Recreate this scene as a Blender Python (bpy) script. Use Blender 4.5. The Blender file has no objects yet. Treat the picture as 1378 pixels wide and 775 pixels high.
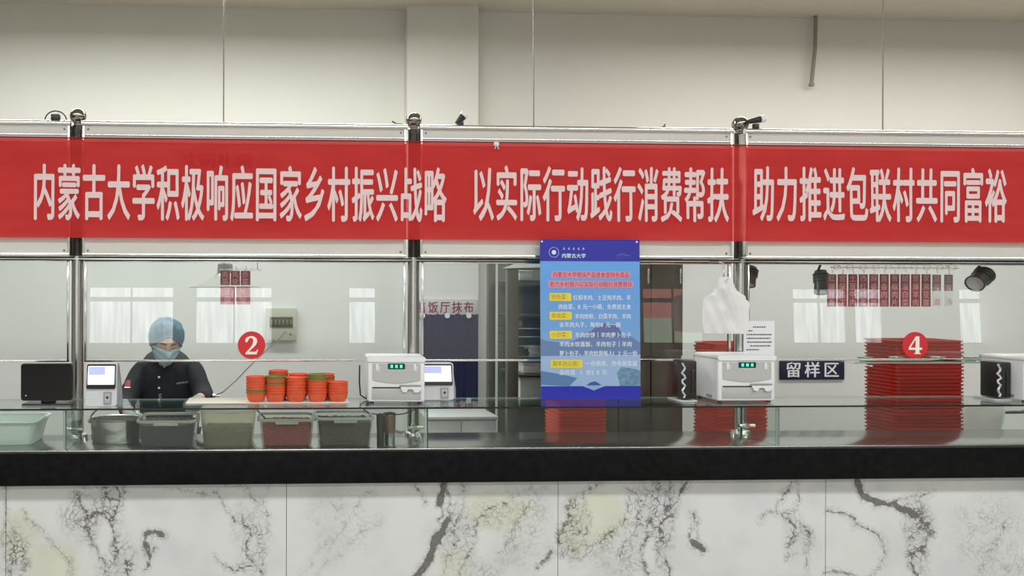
import bpy, bmesh, math, random
from mathutils import Vector, Matrix, noise, Euler
PI = math.pi
random.seed(7)
SC = bpy.context.scene
COL = SC.collection

# ---------------------------------------------------------------- camera
F = 1100.0                      # focal length in pixels of the 1378 px wide frame
X0, Y0 = 415.0, 388.0           # principal point (the photo is an off-centre crop)
YAW = math.atan(0.047)
ROLL = math.radians(0.15)
CP = Vector((0, -3.6, 1.6))
FW = Vector((math.sin(YAW), math.cos(YAW), 0))
RT = Vector((math.cos(YAW), -math.sin(YAW), 0))
UP = Vector((0, 0, 1))
CX = RT * math.cos(ROLL) + UP * math.sin(ROLL)
CY = UP * math.cos(ROLL) - RT * math.sin(ROLL)
cam = bpy.data.cameras.new('camera')
cam.sensor_width = 36
cam.lens = F / 1378 * 36
cam.shift_x = (689 - X0) / 1378
cam.clip_end = 100
camo = bpy.data.objects.new('camera', cam)
COL.objects.link(camo)
camo.matrix_world = Matrix((
    (CX.x, CY.x, -FW.x, CP.x), (CX.y, CY.y, -FW.y, CP.y),
    (CX.z, CY.z, -FW.z, CP.z), (0, 0, 0, 1)))
SC.camera = camo

# ---------------------------------------------------------------- world, lights, exposure
w = bpy.data.worlds.new('world'); SC.world = w; w.use_nodes = True
w.node_tree.nodes['Background'].inputs[0].default_value = (0.75, 0.85, 1, 1)
w.node_tree.nodes['Background'].inputs[1].default_value = 1.0
SC.view_settings.view_transform = 'Standard'
SC.view_settings.look = 'None'
SC.view_settings.gamma = 1
SC.view_settings.exposure = 0.09
SC.cycles.transparent_max_bounces = 32
SC.cycles.max_bounces = 9
SC.cycles.use_denoising = True
SC.cycles.sample_clamp_indirect = 6

def area(name, loc, sx, sy, power, col=(1, 1, 1), rot=(0, 0, 0), spread=PI):
    l = bpy.data.lights.new(name, 'AREA'); l.shape = 'RECTANGLE'
    l.size = sx; l.size_y = sy; l.energy = power; l.color = col; l.spread = spread
    o = bpy.data.objects.new(name, l); COL.objects.link(o)
    o.location = loc; o.rotation_euler = rot
    return o
WARM = (0.985, 0.995, 1.0)
for ly, lp in ((-2.2, 260), (-6.0, 260), (-11.0, 200), (-16.0, 200)):
    area('hall_strip_light', (2.0, ly, 3.66), 16, 0.5, lp, WARM)
area('kitchen_strip_light', (-0.6, 1.3, 3.55), 3.6, 0.25, 80, (0.97, 1, 0.97))
area('kitchen_strip_light', (4.6, 1.3, 3.55), 4.2, 0.25, 72, (1, 0.965, 0.93))

# ---------------------------------------------------------------- helpers
def at(px, py, y):
    """world point seen at photo pixel px,py on the plane Y = y"""
    d = CX * ((px - X0) / F) + CY * ((Y0 - py) / F) + FW
    return CP + d * ((y - CP.y) / d.y)
def ax(px, y, py=388): return at(px, py, y).x
def az(px, py, y): return at(px, py, y).z

def srgb(r, g, b):
    f = lambda c: (c / 12.92 if c <= 0.04045 else ((c + 0.055) / 1.055) ** 2.4)
    return (f(r / 255), f(g / 255), f(b / 255), 1)

MATS = {}
def mat(name, col, rough=0.5, metal=0.0, spec=0.5, var=0.0, vscale=8.0, bump=0.0, bscale=40.0,
        stretch=(1, 1, 1), emit=None, estr=0, sss=0, trans=0, col2=None):
    if name in MATS: return MATS[name]
    m = bpy.data.materials.new(name); m.use_nodes = True
    nt = m.node_tree; b = nt.nodes['Principled BSDF']
    b.inputs['Base Color'].default_value = col
    b.inputs['Roughness'].default_value = rough
    b.inputs['Metallic'].default_value = metal
    b.inputs['Specular IOR Level'].default_value = spec
    if emit:
        b.inputs['Emission Color'].default_value = emit
        b.inputs['Emission Strength'].default_value = estr
    if var or bump:
        tc = nt.nodes.new('ShaderNodeTexCoord'); mp = nt.nodes.new('ShaderNodeMapping')
        mp.inputs['Scale'].default_value = stretch
        nt.links.new(tc.outputs['Object'], mp.inputs[0])
    if var:
        n = nt.nodes.new('ShaderNodeTexNoise'); n.inputs['Scale'].default_value = vscale
        n.inputs['Detail'].default_value = 5
        nt.links.new(mp.outputs[0], n.inputs['Vector'])
        r = nt.nodes.new('ShaderNodeValToRGB')
        r.color_ramp.elements[0].position = 0.3; r.color_ramp.elements[1].position = 0.7
        c2 = col2 or tuple(max(0, c * (1 - var)) for c in col[:3]) + (1,)
        c1 = col if col2 else tuple(min(1, c * (1 + var * 0.6)) for c in col[:3]) + (1,)
        r.color_ramp.elements[0].color = c2; r.color_ramp.elements[1].color = c1
        nt.links.new(n.outputs['Fac'], r.inputs[0]); nt.links.new(r.outputs[0], b.inputs['Base Color'])
    if bump:
        n2 = nt.nodes.new('ShaderNodeTexNoise'); n2.inputs['Scale'].default_value = bscale
        n2.inputs['Detail'].default_value = 3
        nt.links.new(mp.outputs[0], n2.inputs['Vector'])
        bp = nt.nodes.new('ShaderNodeBump'); bp.inputs['Strength'].default_value = bump
        bp.inputs['Distance'].default_value = 0.01
        nt.links.new(n2.outputs['Fac'], bp.inputs['Height']); nt.links.new(bp.outputs[0], b.inputs['Normal'])
    MATS[name] = m
    return m

def thin(name, col, transp=(0.9, 0.95, 0.92), solid=0.0, refl=0.045, rough=0.0, transl=0.0, grough=0.4, noise_amt=0):
    """thin see-through sheet: transparent + fresnel reflection, with `solid` share of diffuse/translucent body"""
    if name in MATS: return MATS[name]
    m = bpy.data.materials.new(name); m.use_nodes = True
    nt = m.node_tree; nt.nodes.clear()
    L = nt.links.new
    out = nt.nodes.new('ShaderNodeOutputMaterial')
    t = nt.nodes.new('ShaderNodeBsdfTransparent'); t.inputs[0].default_value = tuple(transp) + (1,)
    d = nt.nodes.new('ShaderNodeBsdfDiffuse'); d.inputs[0].default_value = col
    tl = nt.nodes.new('ShaderNodeBsdfTranslucent'); tl.inputs[0].default_value = col
    m0 = nt.nodes.new('ShaderNodeMixShader'); m0.inputs[0].default_value = transl
    L(d.outputs[0], m0.inputs[1]); L(tl.outputs[0], m0.inputs[2])
    m1 = nt.nodes.new('ShaderNodeMixShader'); m1.inputs[0].default_value = solid
    L(t.outputs[0], m1.inputs[1]); L(m0.outputs[0], m1.inputs[2])
    lw = nt.nodes.new('ShaderNodeLayerWeight')
    p = nt.nodes.new('ShaderNodeMath'); p.operation = 'POWER'; p.inputs[1].default_value = 5
    L(lw.outputs['Facing'], p.inputs[0])
    ma = nt.nodes.new('ShaderNodeMath'); ma.operation = 'MULTIPLY_ADD'
    ma.inputs[1].default_value = 0.85; ma.inputs[2].default_value = refl
    L(p.outputs[0], ma.inputs[0])
    g = nt.nodes.new('ShaderNodeBsdfGlossy'); g.inputs['Roughness'].default_value = rough
    m2 = nt.nodes.new('ShaderNodeMixShader')
    L(ma.outputs[0], m2.inputs[0]); L(m1.outputs[0], m2.inputs[1]); L(g.outputs[0], m2.inputs[2])
    L(m2.outputs[0], out.inputs[0])
    MATS[name] = m
    return m

# --- mesh building
def nb(): return bmesh.new()
def box(bm, x0, x1, y0, y1, z0, z1, bev=0, seg=2):
    r = bmesh.ops.create_cube(bm, size=1)
    vs = r['verts']
    for v in vs:
        v.co = Vector((x0 + (v.co.x + 0.5) * (x1 - x0), y0 + (v.co.y + 0.5) * (y1 - y0), z0 + (v.co.z + 0.5) * (z1 - z0)))
    if bev:
        es = list({e for v in vs for e in v.link_edges})
        bmesh.ops.bevel(bm, geom=es, offset=bev, segments=seg, affect='EDGES', profile=0.5)
    return bm
def tube(bm, pts, r, n=8, r2=None, cap=True):
    pts = [Vector(p) for p in pts]
    rings = []
    up = None
    for i, p in enumerate(pts):
        d = (pts[min(i + 1, len(pts) - 1)] - pts[max(i - 1, 0)]).normalized()
        if up is None:
            up = Vector((0, 0, 1)) if abs(d.z) < 0.9 else Vector((1, 0, 0))
        a = d.cross(up).normalized(); b = a.cross(d).normalized(); up = b
        rr = r if r2 is None else r + (r2 - r) * i / (len(pts) - 1)
        rings.append([bm.verts.new(p + a * math.cos(t) * rr + b * math.sin(t) * rr) for t in [2 * PI * k / n for k in range(n)]])
    for A, B in zip(rings, rings[1:]):
        for k in range(n):
            bm.faces.new((A[k], A[(k + 1) % n], B[(k + 1) % n], B[k]))
    if cap:
        bm.faces.new(rings[0][::-1]); bm.faces.new(rings[-1])
    return bm
def lathe(bm, prof, n=24, c=(0, 0, 0), axis='z', sx=1, sy=1):
    c = Vector(c); rings = []
    def P(r, h, t):
        if axis == 'z': return c + Vector((r * math.cos(t) * sx, r * math.sin(t) * sy, h))
        if axis == 'y': return c + Vector((r * math.cos(t), h, r * math.sin(t)))
        return c + Vector((h, r * math.cos(t), r * math.sin(t)))
    for r, h in prof:
        if r < 1e-6: rings.append([bm.verts.new(P(0, h, 0))])
        else: rings.append([bm.verts.new(P(r, h, 2 * PI * k / n)) for k in range(n)])
    for A, B in zip(rings, rings[1:]):
        for k in range(n):
            a = A[k % len(A)], A[(k + 1) % len(A)]; b = B[k % len(B)], B[(k + 1) % len(B)]
            if len(A) == 1 and len(B) == 1: continue
            if len(A) == 1: bm.faces.new((a[0], b[1], b[0]))
            elif len(B) == 1: bm.faces.new((a[0], a[1], b[0]))
            else: bm.faces.new((a[0], a[1], b[1], b[0]))
    return bm
def sphere(bm, c, r, u=20, v=14):
    m = Matrix.Translation(c) @ Matrix.Diagonal((r, r, r, 1) if not hasattr(r, '__len__') else (r[0], r[1], r[2], 1))
    bmesh.ops.create_uvsphere(bm, u_segments=u, v_segments=v, radius=1, matrix=m)
    return bm
def prism(bm, poly, y0, y1):
    """poly of (x,z), extruded from y0 to y1"""
    A = [bm.verts.new((x, y0, z)) for x, z in poly]; B = [bm.verts.new((x, y1, z)) for x, z in poly]
    n = len(poly)
    bm.faces.new(A); bm.faces.new(B[::-1])
    for k in range(n): bm.faces.new((A[k], B[k], B[(k + 1) % n], A[(k + 1) % n]))
    return bm
def rrect(x0, x1, z0, z1, r, n=4):
    out = []
    for cx, cz, a0 in ((x1 - r, z1 - r, 0), (x0 + r, z1 - r, 90), (x0 + r, z0 + r, 180), (x1 - r, z0 + r, 270)):
        for k in range(n + 1):
            a = math.radians(a0 + 90 * k / n); out.append((cx + r * math.cos(a), cz + r * math.sin(a)))
    return out
def disc(cx, cz, r, n=28): return [(cx + r * math.cos(2 * PI * k / n), cz + r * math.sin(2 * PI * k / n)) for k in range(n)]

def meshobj(name, bm, m, parent=None, smooth=True, ang=38):
    bmesh.ops.recalc_face_normals(bm, faces=bm.faces)
    if smooth:
        for f in bm.faces: f.smooth = True
        ca = math.radians(ang)
        for e in bm.edges:
            if len(e.link_faces) == 2 and e.calc_face_angle(0) > ca: e.smooth = False
    me = bpy.data.meshes.new(name); bm.to_mesh(me); bm.free()
    if m: me.materials.append(m)
    o = bpy.data.objects.new(name, me); COL.objects.link(o)
    if parent: o.parent = parent
    return o
def part(name, bm, m, parent, world=True, label=None, **k):
    """world=True: vertices are in world space, brought into the (unrotated) parent's space"""
    if world:
        q = parent
        while q.parent: q = q.parent
        q = q.location
        bmesh.ops.translate(bm, verts=bm.verts, vec=-Vector(q))
    o = meshobj(name, bm, m, parent, **k)
    if label: o['label'] = label
    return o
def tag(o, label, cat, group=None, kind=None):
    if label: o['label'] = label
    if cat: o['category'] = cat
    if group: o['group'] = group
    if kind: o['kind'] = kind
    return o
def thing(name, loc, label, cat, group=None, rz=0):
    o = bpy.data.objects.new(name, None); COL.objects.link(o); o.location = loc
    o.empty_display_size = 0.05
    o.rotation_euler.z = rz
    return tag(o, label, cat, group)
def solo(name, bm, m, label, cat, group=None, kind=None, loc=None, **k):
    """a thing that is a single mesh; origin at the base of its geometry"""
    if loc is None:
        xs = [v.co for v in bm.verts]
        loc = Vector(((min(c.x for c in xs) + max(c.x for c in xs)) / 2, (min(c.y for c in xs) + max(c.y for c in xs)) / 2, min(c.z for c in xs)))
    bmesh.ops.translate(bm, verts=bm.verts, vec=-Vector(loc))
    o = meshobj(name, bm, m, **k); o.location = loc
    return tag(o, label, cat, group, kind)
def struct(name, bm, m, **k):
    o = meshobj(name, bm, m, **k); o['kind'] = 'structure'; return o
def dup(root, loc, label=None, group=None):
    r = root.copy(); COL.objects.link(r); r.location = loc
    if label: r['label'] = label
    if group: r['group'] = group
    for ch in list(root.children):
        c = ch.copy(); COL.objects.link(c); c.parent = r
        for g in ch.children:
            d = g.copy(); COL.objects.link(d); d.parent = c
    return r

# --- lettering
GL = {}
def glyph(ch):
    if ch in GL: return GL[ch]
    c = bpy.data.curves.new('t', 'FONT'); c.body = ch; c.resolution_u = 3
    o = bpy.data.objects.new('t', c); COL.objects.link(o)
    bpy.context.view_layer.update()
    me = o.to_mesh()
    vs = [(v.co.x, v.co.y) for v in me.vertices]; fs = [tuple(p.vertices) for p in me.polygons]
    o.to_mesh_clear(); bpy.data.objects.remove(o); bpy.data.curves.remove(c)
    GL[ch] = (vs, fs); return GL[ch]
def text(bm, s, x, z, h, pitch, y, bold=0.0, wid=0.93, cut=0, fn=None, xy=None):
    """letters in the XZ plane facing -Y, first cell starts at x, baseline box bottom z, cell height h"""
    offs = [(0, 0)] if not bold else [(-bold, 0), (bold, 0), (0, bold * .55), (0, -bold * .55), (0, 0)]
    if bold > .04: offs = [(0, 0)] + [(bold * f_ * math.cos(PI * q / 4), bold * .6 * f_ * math.sin(PI * q / 4)) for q in range(8) for f_ in (.5, 1)]
    for i, ch in enumerate(s):
        if ch == ' ': continue
        vs, fs = glyph(ch)
        if not vs: continue
        x_lo = 0.03 if ord(ch) > 0x2000 else min(v[0] for v in vs) - 0.02
        ww = 0.94 if ord(ch) > 0x2000 else max(v[0] for v in vs) - x_lo + 0.02
        sx = pitch * wid / 0.94 if ord(ch) > 0x2000 else min(pitch * wid / ww, h * 1.0)
        for k, (ox, oz) in enumerate(offs):
            new = [bm.verts.new((x + i * pitch + (vx - x_lo + ox) * sx, y - k * 0.00003, z + (vz + 0.08 + oz) / 0.93 * h)) for vx, vz in vs]
            faces = []
            for f in fs:
                try: faces.append(bm.faces.new([new[q] for q in f]))
                except ValueError: pass
            if cut:
                geom = new + faces + list({e for f in faces for e in f.edges})
                for q in range(1, cut):
                    r = bmesh.ops.bisect_plane(bm, geom=geom, plane_co=(x + (i + q / cut) * pitch, 0, 0), plane_no=(1, 0, 0))
                    geom = r['geom']
    return bm

# ---------------------------------------------------------------- materials
M_wall = mat('wall_paint', srgb(222, 220, 212), 0.85, var=0.03, vscale=1.5, bump=0.03, bscale=60)
M_ceil = mat('ceiling_paint', srgb(222, 214, 200), 0.9, var=0.05, vscale=2)
M_floor = mat('floor_tile', srgb(170, 168, 160), 0.3, var=0.06, vscale=3)
M_steel = mat('brushed_steel', (0.62, 0.62, 0.6, 1), 0.22, 1.0, var=0.15, vscale=14, stretch=(1, 1, 0.05))
M_steelh = mat('polished_rail', (0.78, 0.78, 0.76, 1), 0.16, 1.0, var=0.12, vscale=9, stretch=(0.15, 1, 1))
M_steeltop = mat('worktop_steel', (0.40, 0.41, 0.40, 1), 0.2, 1.0, var=0.15, vscale=6, stretch=(0.3, 2, 1))
M_darksteel = mat('dark_steel', (0.055, 0.05, 0.042, 1), 0.25, 0.7)
M_chrome = mat('dark_chrome', (0.30, 0.285, 0.265, 1), 0.08, 1.0)
M_sign = mat('sign_acrylic', srgb(208, 207, 200), 0.35, var=0.05, vscale=5, stretch=(0.4, 1, 3))
M_granite = mat('black_granite', (0.008, 0.009, 0.009, 1), 0.35, 0, 0.06, var=0.4, vscale=30)
M_black = mat('black_plastic', (0.012, 0.012, 0.012, 1), 0.35)
M_blackgl = mat('black_gloss', (0.008, 0.008, 0.008, 1), 0.06)
M_gap = mat('dark_gap', (0.02, 0.018, 0.015, 1), 0.6)
M_white = mat('white_plastic', srgb(228, 230, 232), 0.35)
M_whiteg = mat('grey_panel_plastic', srgb(182, 182, 180), 0.4)
M_paper = mat('white_paper', srgb(232, 233, 236), 0.8)
M_navy = mat('navy_cloth', srgb(30, 34, 74), 0.9, bump=0.3, bscale=25)
M_navysign = mat('navy_sign', srgb(22, 22, 58), 0.5)
M_redtext = mat('maroon_text', srgb(128, 24, 52), 0.6)
M_whitetext = mat('white_text', srgb(235, 235, 240), 0.6)
M_rod = mat('rod_metal', (0.22, 0.2, 0.17, 1), 0.4, 0.8)
M_pane = thin('window_glass', (0.8, 0.85, 0.82, 1), (0.97, 0.985, 0.975), solid=0.015, refl=0.05)
M_guard = thin('green_guard_glass', (0.75, 0.85, 0.8, 1), (0.93, 0.96, 0.945), solid=0.008, refl=0.02)
M_shelf = thin('shelf_glass', (0.6, 0.75, 0.68, 1), (0.92, 0.955, 0.94), solid=0.01, refl=0.035)
M_gedge = mat('green_glass_edge', (0.008, 0.016, 0.013, 1), 0.15)
M_gedgel = mat('pale_glass_edge', srgb(150, 175, 165), 0.15)

# ---------------------------------------------------------------- structure
XL, XR, YB, YF, ZC = -11.5, 22.0, 2.7, -20.0, az(689, 17.5, 2.7)
def wallbox(name, *a, m=None): return struct(name, box(nb(), *a), m or M_wall)
wallbox('floor', XL, XR, YF, YB, -0.1, 0, m=M_floor)
wallbox('ceiling', XL, XR, YF, YB, ZC, ZC + 0.1, m=M_ceil)
wallbox('wall_left', XL - 0.1, XL, YF, YB, 0, ZC)
wallbox('wall_right', XR, XR + 0.1, YF, YB, 0, ZC)
bw = nb(); box(bw, XL, XR, YB, YB + 0.1, 0, ZC)
W_back = struct('wall_back', bw, M_wall)
# pilaster on the back wall and the lower column seen through the glass
p0, p1 = ax(547, 2.57), ax(643, 2.57)
part('pilaster', box(nb(), p0, p1, 2.57, 2.7, 0, ZC), M_wall, W_back)
part('lower_wall_panel', box(nb(), XL, XR, YB - .004, YB, 0, 2.3), mat('lower_wall_paint', srgb(218, 220, 219), 0.6, var=0.03, vscale=1.5), W_back)
part('lower_pilaster_panel', box(nb(), p0 - .004, p1 + .004, 2.566, 2.7, 0, 2.3), MATS['lower_wall_paint'], W_back)
# far wall of the hall, behind the camera, with daylight windows (seen only as reflections)
M_day = mat('daylight_pane', (0.9, 0.93, 0.95, 1), 0.5, emit=(0.93, 0.97, 1, 1), estr=3.0)
_nt = M_day.node_tree; _tc = _nt.nodes.new('ShaderNodeTexCoord'); _mp = _nt.nodes.new('ShaderNodeMapping'); _mp.inputs['Scale'].default_value = (3.2, 1, .35)
_n = _nt.nodes.new('ShaderNodeTexNoise'); _n.inputs['Scale'].default_value = 2.2; _n.inputs['Detail'].default_value = 5; _r = _nt.nodes.new('ShaderNodeMapRange')
_r.inputs['From Min'].default_value = .3; _r.inputs['From Max'].default_value = .7; _r.inputs['To Min'].default_value = 1.6; _r.inputs['To Max'].default_value = 4.2
_nt.links.new(_tc.outputs['Object'], _mp.inputs[0]); _nt.links.new(_mp.outputs[0], _n.inputs['Vector']); _nt.links.new(_n.outputs['Fac'], _r.inputs[0]); _nt.links.new(_r.outputs[0], _nt.nodes['Principled BSDF'].inputs['Emission Strength'])
M_wframe = mat('window_frame_paint', srgb(190, 192, 190), 0.5)
def far_x(px): return ax(px, 20.68)
wins = [(118, 235), (262, 368), (468, 507), (1066, 1140), (1149, 1189), (1290, 1335), (864, 948), (-120, -20)]
wins = sorted((far_x(a), far_x(b)) for a, b in wins)
zs, zt = 0.95, 2.68
cuts = [XL] + [v for w_ in wins for v in w_] + [XR]
fw = nb()
box(fw, XL, XR, YF - 0.15, YF, 0, zs); box(fw, XL, XR, YF - 0.15, YF, zt, ZC)
for i in range(0, len(cuts), 2): box(fw, cuts[i], cuts[i + 1], YF - 0.15, YF, zs, zt)
struct('wall_front', fw, M_wall)
for i, (a, b) in enumerate(wins):
    f = nb(); t = 0.05
    ztr = 2.22
    box(f, a, b, YF - 0.1, YF, zs, zs + t); box(f, a, b, YF - 0.1, YF, zt - t, zt); box(f, a, b, YF - 0.1, YF, ztr, ztr + 0.13)
    for x in ([a, b - t, (a + b) / 2 - t / 2] if b - a > 1.2 else [a, b - t]): box(f, x, x + t, YF - 0.1, YF, zs, zt)
    wo = struct('window_%d' % (i + 1), f, M_wframe)
    if abs(a - far_x(864)) < .01:   # added glowing panes, pink over green, put in to tint the glass reflection
        part('glow_pane', box(nb(), a, b, YF - 0.08, YF - 0.06, 1.75, zt), mat('pink_glow', (.9, .4, .35, 1), .8, emit=(1, .38, .32, 1), estr=1.7), wo)
        part('glow_pane', box(nb(), a, b, YF - 0.08, YF - 0.06, zs, 1.75), mat('green_glow', (.6, .8, .6, 1), .8, emit=(.72, .9, .7, 1), estr=1.8), wo)
    else: part('pane', box(nb(), a, b, YF - 0.08, YF - 0.06, zs, zt), M_day, wo)

# suspension rods and hanging conduit
for k, (px, pyb, lab) in enumerate(((301, 167, 'thin steel rod hanging from the ceiling to the rail, left of the three'),
                       (717, 172, 'thin steel rod from ceiling to rail above the blue poster, middle of three'),
                       (1188, 174, 'thin steel rod from ceiling to rail, rightmost of the three'))):
    x = ax(px + (1.5 if k == 1 else 0), 0.3, 100); z = az(px, pyb + 3, 0.3)
    solo('suspension_rod', tube(nb(), [(x - (0.008 if k == 1 else 0), 0.3, ZC), (x, 0.3, z)], 0.0032, 8), M_rod, lab, 'rod', 'ceiling rods')
pA, pB = at(1098, 20, 2.64), at(1092, 113, 2.64)
c = nb(); tube(c, [(pA.x, 2.66, ZC), pA, pA.lerp(pB, 0.5) + Vector((0.01, 0, 0)), pB], 0.014, 8)
lathe(c, [(0.0, -0.02), (0.02, -0.02), (0.02, 0.0), (0.0, 0.0)], 12, (pB.x, pB.y, pB.z))
solo('ceiling_conduit', c, mat('taupe_paint', srgb(150, 138, 126), 0.7), 'short taupe conduit hanging from the ceiling against the wall at right', 'conduit')

# ---------------------------------------------------------------- marble counter front
zTopM = az(689, 649, 0.03); zE0 = az(689, 649, -0.03); zE1 = az(689, 606.5, -0.03)
VE = []   # (kind, width_px, strength, points)
def v(k, wd, st, *p): VE.append((k, wd, st, p))
D = 'vein'
v(D, 2, 1, (150, 650), (166, 668), (158, 690), (151, 715), (156, 740), (166, 758), (172, 785))
v(D, 1.5, .8, (103, 660), (116, 688), (112, 705), (124, 728), (135, 750), (150, 785))
v(D, 1.5, .9, (140, 655), (148, 672), (162, 676), (170, 664), (166, 652))
v(D, 2, 1, (120, 700), (130, 690), (146, 697), (153, 720), (150, 745))
v(D, 1, .7, (30, 688), (50, 712), (72, 735), (92, 752), (104, 785))
v(D, 1, .7, (10, 655), (8, 700), (16, 735), (10, 785))
v(D, 3.5, 1, (204, 718), (200, 735), (197, 762))
v(D, 5, 1, (200, 720), (214, 718))
v(D, 1, .9, (198, 722), (192, 745), (196, 765), (206, 740))
v(D, 1.6, .7, (224, 658), (250, 658), (270, 662), (290, 660), (298, 672), (310, 692), (326, 702))
v(D, 1.8, .9, (326, 700), (334, 712), (330, 735), (342, 752), (350, 768))
v(D, 1.4, .8, (288, 748), (300, 762), (320, 766), (334, 758), (352, 768))
v(D, 1, .6, (362, 655), (356, 690), (358, 720), (352, 765)); v(D, 1, .6, (300, 655), (325, 660), (345, 670), (360, 690))
v(D, .9, .5, (330, 702), (345, 712), (352, 735), (340, 755))
v(D, .8, .45, (400, 785), (430, 745), (470, 700), (500, 660)); v(D, .8, .4, (420, 785), (460, 735), (510, 700))
v(D, .9, .5, (445, 675), (452, 682))
v(D, 7, 1, (603, 645), (598, 660), (592, 675)); v(D, 2, .8, (592, 675), (600, 690), (590, 700))
v(D, 7, 1, (604, 700), (592, 725), (575, 750), (552, 785)); v(D, 2, .8, (606, 650), (608, 690), (604, 705))
v(D, 1.6, .9, (556, 645), (563, 665), (567, 675))
v(D, 1, .7, (625, 655), (618, 690), (612, 720), (600, 760), (596, 785))
v(D, 1, .8, (712, 655), (680, 675), (655, 690), (638, 712), (630, 745), (618, 785))
v(D, 1, .6, (735, 655), (708, 690), (690, 720), (672, 745)); v(D, 3, .8, (744, 743), (730, 762))
v(D, 1.3, .9, (755, 750), (756, 710), (765, 685), (785, 665), (808, 652))
v(D, 1.3, .9, (792, 738), (815, 722), (838, 708), (846, 688), (850, 668))
v(D, 1.6, 1, (902, 645), (900, 680), (893, 705), (889, 735), (898, 760), (905, 785))
v(D, 1.6, 1, (925, 645), (912, 672), (903, 695), (896, 705)); v(D, 1.3, .9, (885, 645), (884, 680), (872, 712), (862, 745), (870, 785))
v(D, .9, .6, (845, 655), (862, 670), (858, 700), (850, 720), (830, 755))
v(D, 2, .9, (928, 692), (930, 715), (938, 735)); v(D, 5, 1, (938, 728), (948, 737)); v(D, 1.2, .9, (933, 690), (942, 712), (950, 737))
v(D, 1.5, .9, (1060, 645), (1053, 670), (1044, 686), (1055, 694), (1070, 692), (1074, 680), (1070, 645))
v(D, 1.3, .8, (1022, 702), (1032, 692), (1046, 688)); v(D, 1.5, .9, (1058, 695), (1068, 708), (1062, 728), (1060, 752))
v(D, 1.3, .6, (1080, 700), (1086, 730), (1090, 760), (1085, 785))
v(D, 6, 1, (1152, 645), (1160, 665), (1180, 674), (1205, 680), (1225, 690)); v(D, 1.6, .9, (1225, 690), (1244, 708), (1252, 720), (1245, 738), (1222, 752), (1235, 785))
v(D, 1.4, .8, (1200, 676), (1225, 668), (1258, 660)); v(D, 2, .9, (1114, 692), (1135, 695), (1160, 708), (1175, 718), (1188, 728)); v(D, 1.4, .7, (1188, 728), (1192, 748), (1180, 765), (1160, 780))
v(D, 1.4, .7, (1114, 768), (1150, 775)); v(D, .9, .5, (1350, 690), (1348, 715), (1330, 745), (1318, 785))
ZN = [  # busy zones: x, y, rx, ry, strength ; yellow zones appended with negative sign
    (125, 690, 45, 45, 1), (20, 745, 25, 45, 1), (155, 755, 30, 40, .8), (340, 720, 28, 55, .45), (650, 730, 55, 60, .7),
    (700, 710, 45, 60, .5), (775, 715, 25, 50, 1), (880, 700, 30, 80, .9), (840, 740, 60, 40, .6), (1235, 720, 22, 60, 1),
    (1330, 720, 50, 60, .45), (1072, 725, 20, 40, .5), (460, 700, 60, 50, .25), (1370, 765, 30, 20, .5)]
YZ = [(70, 760, 45, 35, .8), (25, 720, 30, 40, .8), (810, 695, 38, 38, 1), (670, 690, 60, 35, .7), (775, 710, 24, 45, .8), (1150, 740, 30, 30, .3), (610, 760, 30, 30, .6)]
HOLE = [(140, 725, 8, 26), (877, 745, 9, 22), (660, 735, 22, 30), (1055, 680, 9, 13)]
def segd(px, py, a, b):
    ux, uy = b[0] - a[0], b[1] - a[1]; L = ux * ux + uy * uy
    t = max(0, min(1, ((px - a[0]) * ux + (py - a[1]) * uy) / L)) if L else 0
    return math.hypot(px - a[0] - t * ux, py - a[1] - t * uy)
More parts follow.
